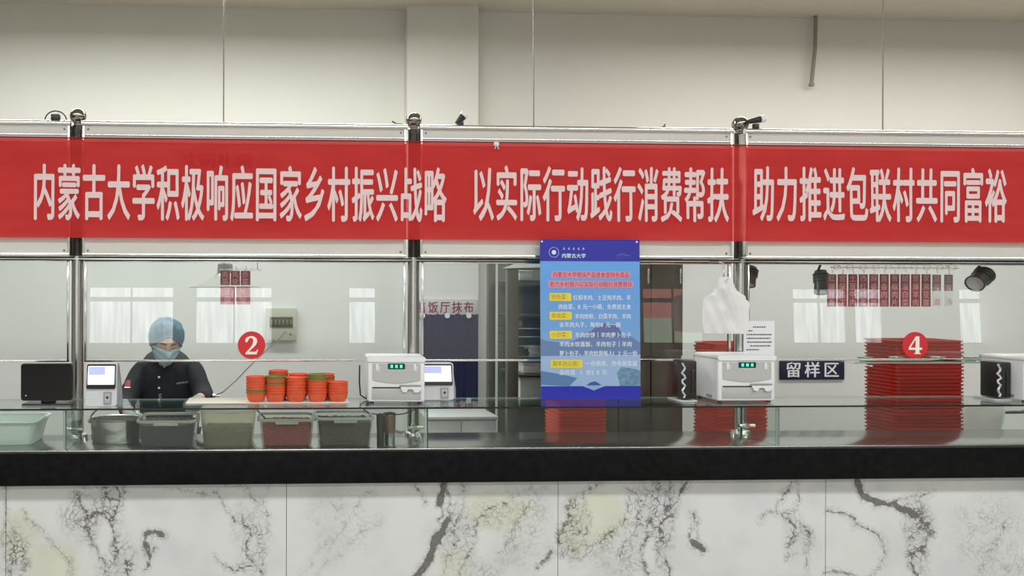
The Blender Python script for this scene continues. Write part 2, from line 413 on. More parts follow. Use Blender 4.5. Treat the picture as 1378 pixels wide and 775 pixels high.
def marble_mat():
    m = bpy.data.materials.new('veined_marble'); m.use_nodes = True
    nt = m.node_tree; b = nt.nodes['Principled BSDF']; b.inputs['Roughness'].default_value = 0.22
    b.inputs['Specular IOR Level'].default_value = 0.4
    L = nt.links.new
    def N(t, **k):
        n = nt.nodes.new(t)
        for a, q in k.items(): setattr(n, a, q)
        return n
    def mth(op, a, b_=None, c_=None):
        n = N('ShaderNodeMath', operation=op)
        for i, q in enumerate((a, b_, c_)):
            if q is None: continue
            if isinstance(q, (int, float)): n.inputs[i].default_value = q
            else: L(q, n.inputs[i])
        return n.outputs[0]
    at_ = N('ShaderNodeAttribute', attribute_name='marble')
    sp = N('ShaderNodeSeparateColor'); L(at_.outputs['Color'], sp.inputs[0])
    tc = N('ShaderNodeTexCoord')
    nz = N('ShaderNodeTexNoise'); nz.inputs['Scale'].default_value = 22; nz.inputs['Detail'].default_value = 8; nz.inputs['Roughness'].default_value = 0.7
    L(tc.outputs['Object'], nz.inputs['Vector'])
    # vein: 1 - r is the distance from the vein's body (r = 1 inside it); fine noise frays the edge
    nf = N('ShaderNodeTexNoise'); nf.inputs['Scale'].default_value = 70; nf.inputs['Detail'].default_value = 6; nf.inputs['Roughness'].default_value = 0.65
    L(tc.outputs['Object'], nf.inputs['Vector'])
    vd = mth('ADD', mth('ADD', sp.outputs[0], mth('MULTIPLY', mth('SUBTRACT', nz.outputs['Fac'], 0.5), 0.5)), mth('MULTIPLY', mth('SUBTRACT', nf.outputs['Fac'], 0.5), 0.5))
    vm0 = N('ShaderNodeMapRange'); vm0.inputs['From Min'].default_value = 0.86; vm0.inputs['From Max'].default_value = 1.0; L(vd, vm0.inputs[0])
    class _V: pass
    vm = _V(); vm.outputs = [mth('MULTIPLY', vm0.outputs[0], at_.outputs['Alpha'])]
    # fine network for busy zones
    nw = N('ShaderNodeTexNoise'); nw.inputs['Scale'].default_value = 11; nw.inputs['Detail'].default_value = 5
    L(tc.outputs['Object'], nw.inputs['Vector'])
    mx = N('ShaderNodeMixRGB'); mx.inputs[0].default_value = 0.16; L(tc.outputs['Object'], mx.inputs[1]); L(nw.outputs['Color'], mx.inputs[2])
    vo = N('ShaderNodeTexVoronoi', feature='DISTANCE_TO_EDGE'); vo.inputs['Scale'].default_value = 32; L(mx.outputs[0], vo.inputs['Vector'])
    net = N('ShaderNodeMapRange'); net.inputs['From Min'].default_value = 0.13; net.inputs['From Max'].default_value = 0.0; L(vo.outputs['Distance'], net.inputs[0])
    halo = N('ShaderNodeMapRange'); halo.inputs['From Min'].default_value = 0.25; halo.inputs['From Max'].default_value = 0.9; L(vd, halo.inputs[0])
    nz2 = N('ShaderNodeTexNoise'); nz2.inputs['Scale'].default_value = 60; nz2.inputs['Detail'].default_value = 6; L(tc.outputs['Object'], nz2.inputs['Vector'])
    spk = N('ShaderNodeMapRange'); spk.inputs['From Min'].default_value = 0.52; spk.inputs['From Max'].default_value = 0.70; L(nz2.outputs['Fac'], spk.inputs[0])
    nz3 = N('ShaderNodeTexNoise'); nz3.inputs['Scale'].default_value = 14; nz3.inputs['Detail'].default_value = 3; L(tc.outputs['Object'], nz3.inputs['Vector'])
    patch = N('ShaderNodeMapRange'); patch.inputs['From Min'].default_value = 0.36; patch.inputs['From Max'].default_value = 0.56; L(nz3.outputs['Fac'], patch.inputs[0])
    busy = mth('MULTIPLY', sp.outputs[1], mth('MULTIPLY', patch.outputs[0], mth('MULTIPLY_ADD', net.outputs[0], 0.7, mth('MULTIPLY', spk.outputs[0], 0.5))))
    busy = mth('ADD', busy, mth('MULTIPLY', mth('MULTIPLY', halo.outputs[0], at_.outputs['Alpha']), mth('MULTIPLY_ADD', net.outputs[0], 0.5, 0.10)))
    soft = mth('MULTIPLY', sp.outputs[1], mth('MULTIPLY', nz.outputs['Fac'], 0.30))
    dark = mth('MINIMUM', mth('ADD', mth('MULTIPLY', vm.outputs[0], 0.85), mth('ADD', busy, soft)), 1.0)
    base = N('ShaderNodeMixRGB'); base.inputs[1].default_value = srgb(220, 222, 221); base.inputs[2].default_value = srgb(217, 218, 204)
    yl = N('ShaderNodeMapRange'); yl.inputs['From Min'].default_value = 0.25; yl.inputs['From Max'].default_value = 0.6
    L(mth('ADD', sp.outputs[2], mth('MULTIPLY', mth('SUBTRACT', nz3.outputs['Fac'], 0.5), 0.6)), yl.inputs[0]); L(yl.outputs[0], base.inputs[0])
    cl = N('ShaderNodeMixRGB', blend_type='MULTIPLY'); cl.inputs[2].default_value = (0.88, 0.89, 0.9, 1)
    nz4 = N('ShaderNodeTexNoise'); nz4.inputs['Scale'].default_value = 5; nz4.inputs['Detail'].default_value = 5; L(tc.outputs['Object'], nz4.inputs['Vector'])
    cr = N('ShaderNodeMapRange'); cr.inputs['From Min'].default_value = 0.45; cr.inputs['From Max'].default_value = 0.7; L(nz4.outputs['Fac'], cr.inputs[0])
    L(cr.outputs[0], cl.inputs[0]); L(base.outputs[0], cl.inputs[1])
    fin = N('ShaderNodeMixRGB'); fin.inputs[2].default_value = srgb(112, 111, 109)
    L(dark, fin.inputs[0]); L(cl.outputs[0], fin.inputs[1]); L(fin.outputs[0], b.inputs['Base Color'])
    return m
M_marble = marble_mat()
counter = thing('serving_counter', (at(689, 700, 0.25).x, 0.25, 0), 'long serving counter with veined white marble front below the glass shelves', 'counter')
joints = [-370, 8, 385.5, 751, 1111, 1470, 1830]
px_of = lambda x: None
for a, b in zip(joints, joints[1:]):
    xa, xb = ax(a, 0.03, 700) + 0.0012, ax(b, 0.03, 700) - 0.0012
    zb_vis = az(689, 790, 0.03)
    nx, nz_ = 140, 52
    bm = nb(); lay = bm.verts.layers.float_color.new('marble')
    grid = []
    for j in range(nz_ + 1):
        row = []
        z = zTopM - (zTopM - zb_vis) * j / nz_
        for i in range(nx + 1):
            x = xa + (xb - xa) * i / nx
            vv = bm.verts.new((x, 0.03, z))
            # position in the photo frame of reference (used only as the marble's own drawing coordinates)
            P_ = Vector((x, 0.03, z)) - CP; dz = P_.dot(FW)
            u = X0 + F * P_.dot(CX) / dz; q = Y0 - F * P_.dot(CY) / dz
            u0, q0 = u, q
            w1 = noise.noise_vector(Vector((u * .035, q * .035, 1.5))); w2 = noise.noise_vector(Vector((u * .11, q * .11, 7.5)))
            u += w1.x * 9 + w2.x * 4; q += w1.y * 7 + w2.y * 3
            r, stm = 0, 0
            for kd, wd, st, pts in VE:
                if min(p[0] for p in pts) - 14 > u or max(p[0] for p in pts) + 14 < u: continue
                d = min(segd(u, q, s, t) for s, t in zip(pts, pts[1:]))
                rr = min(1.15, .915 + .032 * wd) - max(0, d - wd * .4) / 10
                if rr > r: r, stm = rr, st
            r = max(0, r)
            g = max([0] + [s * max(0, 1 - max(0, math.hypot((u - cx) / rx, (q - cy) / ry) - .55) / .6) for cx, cy, rx, ry, s in ZN])
            for cx, cy, rx, ry in HOLE:
                hh = math.hypot((u - cx) / rx, (q - cy) / ry); g *= min(1, max(0, (hh - .7) * 2))
            yv = max([0] + [s * max(0, 1 - max(0, math.hypot((u - cx) / rx, (q - cy) / ry) - .5) / .7) for cx, cy, rx, ry, s in YZ])
            vv[lay] = (r, min(1, g), min(1, yv), stm)
            row.append(vv)
        grid.append(row)
    for j in range(nz_):
        for i in range(nx): bm.faces.new((grid[j][i], grid[j + 1][i], grid[j + 1][i + 1], grid[j][i + 1]))
    # lower rest of the slab and its thickness
    bl = [bm.verts.new((xa, 0.03, 0.1)), bm.verts.new((xb, 0.03, 0.1))]
    bm.faces.new([bl[0], bl[1]] + grid[nz_][::-1])
    box(bm, xa, xb, 0.0305, 0.055, 0.1, zTopM)
    part('marble_slab', bm, M_marble, counter, smooth=False)
xl, xr = ax(-370, 0), ax(1830, 0)
part('counter_body', box(nb(), xl, xr, 0.06, 0.42, 0, zE1 - 0.03), M_gap, counter)
part('granite_edge', box(nb(), xl, xr, -0.03, 0.055, zE0, zE1, 0.004), M_granite, counter)
zCT = zE1 + 0.004
part('steel_top', box(nb(), xl, xr, 0.0, 0.40, zE1 - 0.03, zCT, 0.002), M_steeltop, counter)
part('glass_channel', box(nb(), xl, xr, -0.012, 0.004, zE1, zE1 + 0.008, 0.001), M_steelh, counter)
part('kickboard', box(nb(), xl, xr, 0.05, 0.06, 0, 0.1), M_gap, counter)

# ---------------------------------------------------------------- glass guard, dividers, shelf
zS = az(689, 547.5, 0.0); zS0 = zS - 0.006
cols = [(-370, 86), (87.5, 572), (573.5, 1045), (1047, 1830)]
glab = ['green tinted front glass pane left of the dark tablet', 'green tinted front glass pane before the food tubs', 'green tinted front glass pane below the blue poster', 'green tinted front glass pane at right before the tall tray stack']
for (a, b), lab in zip(cols, glab):
    xa, xb = ax(a, 0.0, 575), ax(b, 0.0, 575)
    t = thing('glass_guard', ((xa + xb) / 2, 0, zE1 + 0.008), lab, 'glass pane', 'front glass guards')
    part('glass', box(nb(), xa, xb, -0.003, 0.003, zE1 + 0.008, zS0), M_guard, t)
    part('polished_edge', box(nb(), xa - .0001, xa + 0.0025, -0.0032, 0.0032, zE1 + 0.008, zS0), M_gedgel, t)
    part('polished_edge', box(nb(), xb - 0.0025, xb + .0001, -0.0032, 0.0032, zE1 + 0.008, zS0), M_gedgel, t)
for px, lab in ((88, 'glass divider joining the left post to the front glass'), (575, 'glass divider beside the lit white terminal at middle'), (1048, 'glass divider below the right white dispenser')):
    x = ax(px, 0.005, 575)
    t = thing('glass_divider', (x, 0.15, zCT), lab, 'glass pane', 'glass dividers')
    part('glass', box(nb(), x - 0.003, x + 0.003, 0.006, 0.30, zCT, zS0), M_guard, t)
    part('polished_edge', box(nb(), x - 0.0035, x + 0.0035, 0.0055, 0.009, zCT, zS0), M_gedge, t)
    part('polished_edge', box(nb(), x - 0.0035, x + 0.0035, 0.297, 0.30, zCT, zS0), M_gedge, t)
shelf = thing('glass_shelf', (at(689, 545, .15).x, 0.15, zS0), 'long glass shelf over the counter carrying the white machines and terminals', 'shelf')
part('glass', box(nb(), xl, xr, -0.012, 0.30, zS0, zS), M_shelf, shelf)
part('front_edge', box(nb(), xl, xr, -0.0145, -0.0122, zS0 - 0.001, zS + 0.001), M_gedge, shelf)
part('back_edge', box(nb(), xl, xr, 0.3002, 0.302, zS0, zS), M_gedgel, shelf)

# ---------------------------------------------------------------- posts
zBallB = az(553, 169, 0.30)
for px, lab in ((104.5, 'stainless post with ball finial, left of the masked person'), (556, 'stainless post with ball finial behind the left white dispenser'), (995.5, 'stainless post with ball finial behind the hanging plastic bags')):
    c = at(px, 420, 0.352); x = c.x
    t = thing('steel_post', (x, 0.352, zCT), lab, 'post', 'steel posts')
    part('tube', tube(nb(), [(x, .352, zCT), (x, .352, az(556, 347, 0.345))], 0.029, 24), M_steel, t)
    part('dark_reflection_tube', tube(nb(), [(x, .352, az(556, 347, 0.345)), (x, .352, zBallB - 0.012)], 0.027, 24), M_darksteel, t)  # upper post coloured dark to stand for the dark surroundings its steel reflects
    part('ball_finial', sphere(nb(), (x, .352, zBallB + 0.034), 0.039, 32, 20), M_chrome, t)
    part('collar', lathe(nb(), [(0, 0), (0.03, 0), (0.024, 0.008), (0.018, 0.012), (0, 0.012)], 20, (x, .352, zBallB - 0.012)), M_steelh, t)
    part('base_flange', lathe(nb(), [(0.03, 0), (0.05, 0), (0.046, 0.012), (0.032, 0.02), (0.03, 0.02)], 24, (x, .352, zCT)), M_steelh, t)
    b = nb(); tube(b, [(x, 0.315, zCT + 0.045), (x, 0.28, zCT + 0.045)], 0.012, 12); tube(b, [(x - 0.04, 0.29, zCT + 0.045), (x + 0.04, 0.29, zCT + 0.045)], 0.008, 10)
    part('glass_clamp', b, M_steelh, t)

# ---------------------------------------------------------------- sign boxes
bays = [(-370, 93.5), (111, 546.5), (566, 985), (1003.5, 1830)]
slab = ['white sign box behind the banner at far left edge', 'white sign box behind the banner, second from left', 'white sign box behind the banner above the blue poster', 'white sign box behind the banner at right']
zA, zB = az(553, 170, 0.26), az(553, 347, 0.26)
for (a, b), lab in zip(bays, slab):
    xa, xb = ax(a, 0.26, 250), ax(b, 0.26, 250)
    t = thing('sign_box', ((xa + xb) / 2, 0.29, zB), lab, 'sign box', 'sign boxes')
    part('face_panel', box(nb(), xa + .004, xb - .004, 0.264, 0.318, zB + 0.012, zA - 0.02), M_sign, t)
    r = nb(); tube(r, [(xa - 0.005, 0.262, zA - 0.006), (xb + 0.005, 0.262, zA - 0.006)], 0.0135, 16)
    part('top_rail', r, M_steelh, t)
    part('upper_band', box(nb(), xa, xb, 0.2585, 0.264, zA - 0.062, zA - 0.057, 0.001), M_steelh, t)
    part('lower_rail', box(nb(), xa, xb, 0.252, 0.318, zB, zB + 0.013, 0.003), M_steelh, t)
    for x0_, x1_ in ((xa, xa + 0.008), (xb - 0.008, xb)):
        part('side_rail', box(nb(), x0_, x1_, 0.256, 0.318, zB + 0.012, zA - 0.012, 0.001), M_steelh, t)
    for xs_ in (xa + 0.025, xb - 0.025):
        for z_ in (zB + 0.026, zA - 0.032):
            part('screw', lathe(nb(), [(0, -0.004), (0.004, -0.003), (0.0055, 0)], 10, (xs_, 0.2635, z_), axis='y'), M_rod, t)
    if a == 111:
        part('panel_lettering', text(nb(), '文明礼貌', ax(243, .262), az(290, 226, .262), 0.07, 0.085, 0.2632, bold=.03), mat('faded_red', srgb(165, 60, 60), 0.7), t)
tr = thing('window_track', (at(689, 350, .34).x, 0.345, az(553, 351, .345)), 'dark double track under the sign boxes that carries the glass panes', 'track')
part('channel', box(nb(), xl, xr, 0.325, 0.37, az(553, 353, .345), az(553, 348.0, .345), 0.001), M_darksteel, tr)
part('bright_lip', box(nb(), xl, xr, 0.321, 0.3245, az(553, 351.6, .345), az(553, 350.2, .345)), M_steelh, tr)

# ---------------------------------------------------------------- sliding glass panes
zP0 = az(553, 485.5, .345); zP1 = az(553, 352.5, .345)
pbays = [(-370, 93), (114, 545), (567, 982.5), (1005, 1830)]
plabs = ['framed glass pane at far left above the dark tablet', 'framed glass pane in front of the masked person, carrying the number 2', 'framed glass pane behind the blue poster', 'framed glass pane at right carrying the number 4']
TILT = math.radians(1.45)
for (a, b), lab in zip(pbays, plabs):
    xa, xb = ax(a, .345, 420), ax(b, .345, 420)
    t = thing('sliding_window', ((xa + xb) / 2, 0.342, zP0), lab, 'window', 'sliding glass panes')
    g = nb(); box(g, xa + .002, xb - .002, -0.0025, 0.0025, 0, zP1 - zP0)
    for q in g.verts: q.co.x -= t.location.x
    o = part('glass', g, M_pane, t, world=False); o.rotation_euler.x = -TILT
    part('lower_edge', box(nb(), xa, xb, 0.336, 0.348, zP0 - 0.004, zP0 + 0.006, 0.001), M_steelh, t)
    part('top_frame', box(nb(), xa, xb, 0.338, 0.352, zP1 - 0.008, zP1, 0.001), M_steelh, t)
    for x0_, x1_ in ((xa, xa + 0.009), (xb - 0.009, xb)):
        part('side_frame', box(nb(), x0_, x1_, 0.336, 0.356, zP0 - .004, zP1, 0.001), M_steelh, t)
for px, ch, lab in ((338.5, '2', 'round red sticker with a white 2 on the glass right of the masked person'), (1232, '4', 'round red sticker with a white 4 on the glass before the tall tray stack')):
    c = at(px, 465, 0.325)
    t = thing('number_sticker', (c.x, 0.328, c.z - .066), lab, 'sticker')
    part('disc', prism(nb(), disc(c.x, c.z, 0.066, 40), 0.3265, 0.3285), mat('sticker_red', srgb(206, 40, 48), 0.5), t)
    g = nb(); hN = .088; ox, oz = c.x - .034, c.z - .044
    def PP(pts, yo=0): prism(g, [(ox + a_ * hN, oz + b_ * hN) for a_, b_ in pts], .3256 - yo, .3264)
    if ch == '4':
        PP([(.0, .24), (.78, .24), (.78, .36), (.0, .36)]); PP([(.40, 0), (.62, 0), (.62, 1), (.40, 1)], .0002); PP([(0, .25), (.10, .36), (.50, 1), (.42, 1), (0, .36)], .0001)
        PP([(.32, 0), (.70, 0), (.70, .05), (.32, .05)], .0003)
    else:
        cl = [(.10, .66, .07), (.12, .78, .17), (.20, .89, .13), (.34, .955, .09), (.48, .92, .14), (.57, .82, .2), (.585, .70, .22), (.54, .56, .19), (.44, .42, .13), (.30, .27, .09), (.16, .13, .08), (.08, .06, .08)]
        L_, R_ = [], []
        for k_ in range(len(cl)):
            a_, b_ = cl[max(k_ - 1, 0)], cl[min(k_ + 1, len(cl) - 1)]; d_ = Vector((b_[0] - a_[0], b_[1] - a_[1])).normalized(); n_ = Vector((-d_.y, d_.x)) * cl[k_][2] / 2
            L_.append((cl[k_][0] + n_.x, cl[k_][1] + n_.y)); R_.append((cl[k_][0] - n_.x, cl[k_][1] - n_.y))
        for k_ in range(len(cl) - 1): PP([L_[k_], L_[k_ + 1], R_[k_ + 1], R_[k_]])
        PP([(.04, 0), (.66, 0), (.68, .15), (.12, .15)], .0001); PP([(.56, .06), (.66, 0), (.75, .27), (.70, .27)], .0002)
    part('numeral', g, mat('cream_white', srgb(245, 240, 228), 0.6), t)

# ---------------------------------------------------------------- banner
zb1, zb0 = az(689, 191.5, .235), az(689, 323.5, .235)
xbl, xbr = ax(-370, .235), ax(1830, .235)
postx = [ax(102, .235), ax(556, .235), ax(994.5, .235)]
def ban_y(x, z):
    y = 0.236 + 0.004 * noise.noise(Vector((x * 1.7, z * 5, 3))) + 0.0018 * noise.noise(Vector((x * 9, z * 3, 7)))
    for p in postx:
        d = (x - p) / 0.034
        y += 0.005 * math.exp(-d * d * d * d)
    return y
def banner_mat():
    m = bpy.data.materials.new('red_banner_cloth'); m.use_nodes = True
    nt = m.node_tree; nt.nodes.clear(); L = nt.links.new
    out = nt.nodes.new('ShaderNodeOutputMaterial')
    tc = nt.nodes.new('ShaderNodeTexCoord'); mp = nt.nodes.new('ShaderNodeMapping'); mp.inputs['Scale'].default_value = (0.8, 1, 3)
    L(tc.outputs['Object'], mp.inputs[0])
    n = nt.nodes.new('ShaderNodeTexNoise'); n.inputs['Scale'].default_value = 4; n.inputs['Detail'].default_value = 4; L(mp.outputs[0], n.inputs[0])
    r = nt.nodes.new('ShaderNodeValToRGB'); r.color_ramp.elements[0].color = srgb(206, 46, 48); r.color_ramp.elements[1].color = srgb(216, 56, 54)
    r.color_ramp.elements[0].position = .35; r.color_ramp.elements[1].position = .65
    L(n.outputs['Fac'], r.inputs[0])
    p = nt.nodes.new('ShaderNodeBsdfPrincipled'); p.inputs['Roughness'].default_value = 0.75; p.inputs['Specular IOR Level'].default_value = 0.25
    L(r.outputs[0], p.inputs['Base Color'])
    tl = nt.nodes.new('ShaderNodeBsdfTranslucent'); L(r.outputs[0], tl.inputs[0])
    t = nt.nodes.new('ShaderNodeBsdfTransparent'); t.inputs[0].default_value = (1, .42, .42, 1)
    m1 = nt.nodes.new('ShaderNodeMixShader'); m1.inputs[0].default_value = 0.08; L(p.outputs[0], m1.inputs[1]); L(tl.outputs[0], m1.inputs[2])
    m2 = nt.nodes.new('ShaderNodeMixShader'); m2.inputs[0].default_value = 0.32; L(m1.outputs[0], m2.inputs[1]); L(t.outputs[0], m2.inputs[2])
    L(m2.outputs[0], out.inputs[0]); return m
banner = thing('banner', ((xbl + xbr) / 2, .236, zb0), 'long red cloth banner with white Chinese characters across the sign boxes', 'banner')
g = nb(); nx, nz_ = 700, 10
V = [[g.verts.new((xbl + (xbr - xbl) * i / nx, ban_y(xbl + (xbr - xbl) * i / nx, zb0 + (zb1 - zb0) * j / nz_), zb0 + (zb1 - zb0) * j / nz_)) for i in range(nx + 1)] for j in range(nz_ + 1)]
for j in range(nz_):
    for i in range(nx): g.faces.new((V[j][i], V[j][i + 1], V[j + 1][i + 1], V[j + 1][i]))
part('cloth', g, banner_mat(), banner)
g = nb(); box(g, xbl, xbr, .2325, .2335, zb1 - .006, zb1)
part('hem', g, mat('dark_red_hem', srgb(120, 35, 38), 0.8), banner)
g = nb()
M_letter = mat('banner_white', srgb(228, 202, 202), 0.8)
for s, pa, pb in (('内蒙古大学积极响应国家乡村振兴战略', 44, 602), ('以实际行动践行消费帮扶', 635.5, 983), ('助力推进包联村共同富裕', 1014, 1357)):
    xa, xb = ax(pa, .23, 260), ax(pb, .23, 260)
    zt_, zz = az((pa + pb) / 2, 222.5 + (pa + pb) / 2 * .0028, .23), az((pa + pb) / 2, 296.5 + (pa + pb) / 2 * .0014, .23)
    text(g, s, xa, zz, zt_ - zz, (xb - xa) / (len(s) - .04), 0, bold=.026, wid=.90, cut=3)
for q in g.verts: q.co.y += ban_y(q.co.x, q.co.z) - 0.0022
part('lettering', g, M_letter, banner, smooth=False)
# little white clip at the banner's top edge
c = at(668, 195, .225)
g = nb(); box(g, c.x - .012, c.x + .012, .222, .231, c.z - .006, c.z + .012, .002); tube(g, [(c.x - .008, .222, c.z - .02), (c.x, .222, c.z), (c.x + .01, .222, c.z - .022)], .003, 6)
solo('banner_clip', g, M_white, 'small white clip holding the red banner to the rail near the middle', 'clip')

# ================================================================ machines on the glass shelf
M_green = mat('green_led', (0.02, 0.5, 0.3, 1), 0.4, emit=(0.15, 1, 0.65, 1), estr=1.3)
M_greenlcd = mat('green_display', (0.004, 0.05, 0.035, 1), 0.2)
M_screen = mat('lit_screen', (0.8, 0.8, 0.85, 1), 0.3, emit=(0.88, 0.9, 1, 1), estr=0.7)
M_screenb = mat('lit_screen_lilac', (0.4, 0.42, 0.8, 1), 0.3, emit=(0.42, 0.45, 0.85, 1), estr=0.45)
M_grey = mat('mid_grey_plastic', srgb(150, 152, 156), 0.4)
M_cable = mat('black_cable', (0.01, 0.01, 0.01, 1), 0.5)
M_silver = mat('silver_plastic', srgb(205, 207, 210), 0.3, 0.2)

def dispenser(name, pl, pr, pt, pb, y, depth, label, rz=0.0, lite=False, mirror=1):
    """box shaped white machine: front face in plane y between the given photo columns"""
    A, B = at(pl, pb, y), at(pr, pt, y)
    W, H = B.x - A.x, at(pl, pt, y).z - zS - 0.002
    t = thing(name, ((A.x + B.x) / 2, y, zS + 0.002), label, 'machine', 'white dispensers on the glass shelf', rz)
    h = W / 2
    P = lambda n, bm, m, par=t, **k: part(n, bm, m, par, world=False, **k)
    g = nb(); box(g, -h, h, 0, depth, 0.006, H - .012, 0.008, 3); P('body', g, M_white)
    g = nb()
    prism(g, rrect(-h - .003, h + .003, H - .024, H, .011, 5), -.006, depth * .96)
    P('lid', g, M_white)
    g = nb()   # inset control panel with bowed lower edge
    pl_ = [(-h * .84, H - .032), (-h * .84, H * .50)] + [(-h * .84 + 1.68 * h * k / 12, H * .50 - .014 * math.sin(PI * k / 12)) for k in range(1, 12)] + [(h * .84, H * .50), (h * .84, H - .032)]
    prism(g, pl_, -.004, .004); cp = P('control_panel', g, M_whiteg)
    g = nb(); prism(g, rrect(-h * .30, h * .30, H * .735, H * .855, .004), -.0055, -.0035); dp = P('display', g, M_greenlcd, cp)
    for k in (-1, 0, 1):
        g = nb(); cx, cz = k * h * .165, H * .795
        # a segmented digit
        for zz in (-.0055, 0, .0055): box(g, cx - .0045, cx + .0045, -.0066, -.0054, cz + zz - .0012, cz + zz + .0012)
        for xx in (-.004, .004): box(g, cx + xx - .001, cx + xx + .001, -.0066, -.0054, cz - .0065, cz + .0065)
        P('digit', g, M_green, dp if False else cp)
    for k in range(4):
        P('button', lathe(nb(), [(0, -.007), (.0035, -.0065), (.004, -.004)], 12, (-h * .33 + k * h * .22, 0, H * .69), axis='y'), M_silver, cp)
    for s, zz in ((-1, .78), (1, .78)):
        g = nb(); box(g, s * h * .66 - .007, s * h * .66 + .003, -.0056, -.0038, H * .70, H * .84, .001); box(g, s * h * .66 + .005, s * h * .66 + .009, -.0056, -.0038, H * .68, H * .80, .0008)
        P('key_mark', g, M_white, cp, label='raised white key marking')
    g = nb(); box(g, -h * .86, h * .86, -.0025, .001, H * .08, H * .33, .002); P('tray_front', g, M_whiteg)
    g = nb(); box(g, -h * .84, h * .60, -.004, -.0015, H * .325, H * .35); P('slot', g, M_black)
    g = nb()
    prism(g, [(h * .15, H * .33), (h * .22, H * .25), (h * .34, H * .24), (h * .40, H * .31), (h * .55, H * .31), (h * .62, H * .24), (h * .76, H * .24), (h * .86, H * .30), (h * .86, H * .36), (h * .15, H * .36)], -.012, -.004)
    P('outlet_spout', g, M_white)
    g = nb(); box(g, h * .10, h * .86, -.008, -.0035, H * .37, H * .40, .001); P('spout_ledge', g, M_grey)
    for sx in (-1, 1):
        for yy in (.02, depth - .02):
            P('foot', lathe(nb(), [(0, 0), (.010, 0), (.009, .008), (0, .008)], 12, (sx * (h - .02), yy, -.002)), M_black)
    g = nb(); box(g, -h - .0016, -h + .0004, .05, .10, .015, .028); P('side_label', g, M_grey)
    return t, W, H
d1, W1, H1 = dispenser('food_dispenser', 495, 571.5, 480.5, 543, .10, .19, 'white dispenser with green digital display between the bowls and the lit terminal', rz=math.radians(-3))
d2, W2, H2 = dispenser('food_dispenser', 966, 1043.5, 478.5, 543, .09, .215, 'white dispenser with green digital display below the hanging plastic bags')
d3, W3, H3 = dispenser('food_dispenser', 1378, 1455, 481, 543, .06, .235, 'white dispenser cut off by the right edge of the picture')
# cable and plug by the left dispenser
c1, c2 = at(484, 492, .24), at(490, 541, .22)
g = nb(); tube(g, [(c1.x, .24, c1.z), (c1.x - .001, .24, c1.z - .08), (c1.x + .004, .24, c1.z - .14), (c1.x + .03, .235, zS + .006), (c1.x + .07, .23, zS + .006)], .0035, 8)
cb = solo('power_cable', g, M_cable, 'black cable running down beside the left white dispenser', 'cable')
g = nb(); pts = [at(487, 549, .26), at(495, 556, .2), at(520, 560, .2), at(545, 557, .2), at(560, 551, .2)]
tube(g, [(p.x, p.y, min(p.z, zS0 - .008)) for p in pts], .0028, 8)
box(g, at(484, 552, .26).x, at(497, 552, .26).x, .25, .28, zS0 - .026, zS0 - .004, .004)
solo('power_cable', g, M_cable, 'black cable with plug looping beneath the glass shelf under the left dispenser', 'cable')

def terminal(pl, pr, pt, y, label, screen=True):
    A, B = at(pl, 500, y), at(pr, pt, y)
    W, H = B.x - A.x, B.z - zS - .001; h = W / 2
    t = thing('payment_terminal', ((A.x + B.x) / 2, y, zS + .001), label, 'terminal', 'lit payment terminals')
    P = lambda n, bm, m, par=t, **k: part(n, bm, m, par, world=False, **k)
    g = nb(); prism(g, rrect(-h, h, 0, H, .012, 5), 0, .035)
    for q in g.verts:
        if q.co.z > H * .45: q.co.y += (q.co.z - H * .45) * .18
    P('body', g, M_silver)
    g = nb(); prism(g, [(h * .9, 0), (h * 1.22, .0), (h * 1.2, H * .3), (h * .98, H * .96), (h * .85, H * .97)], .034, .07)
    P('rear_housing', g, M_grey)
    zb, zt = H * .40, H * .965
    sl = lambda z: (z - H * .45) * .18 if z > H * .45 else 0
    g = nb(); prism(g, rrect(-h * .92, h * .92, zb, zt, .006), -.002, .002)
    for q in g.verts: q.co.y += sl(q.co.z)
    P('bezel', g, M_blackgl)
    g = nb(); prism(g, [(-h * .84, H * .50), (h * .84, H * .50), (h * .84, H * .925), (-h * .84, H * .925)][::-1], -.003, -.0015)
    for q in g.verts: q.co.y += sl(q.co.z)
    P('screen', g, M_screen)
    g = nb(); prism(g, [(-h * .8, H * .72), (h * .25, H * .72), (h * .25, H * .91), (-h * .8, H * .91)][::-1], -.004, -.003)
    for q in g.verts: q.co.y += sl(q.co.z)
    P('screen_window', g, M_screenb, label='lilac window on the lit screen')
    g = nb(); prism(g, rrect(h * .18, h * .66, .006, H * .33, .003), -.003, .001); cr = P('card_reader', g, M_grey)
    g = nb(); prism(g, rrect(h * .25, h * .59, .016, H * .30, .002), -.0038, -.0028); P('reader_panel', g, M_whiteg, cr)
    P('reader_eye', lathe(nb(), [(0, -.006), (.005, -.0055), (.006, -.0035)], 14, (h * .42, 0, H * .2), axis='y'), M_black, cr)
    return t
terminal(114.5, 157, 489, .06, 'lit white payment terminal between the left post and the masked person')
terminal(567, 611, 489, .215, 'lit white payment terminal right of the left dispenser')
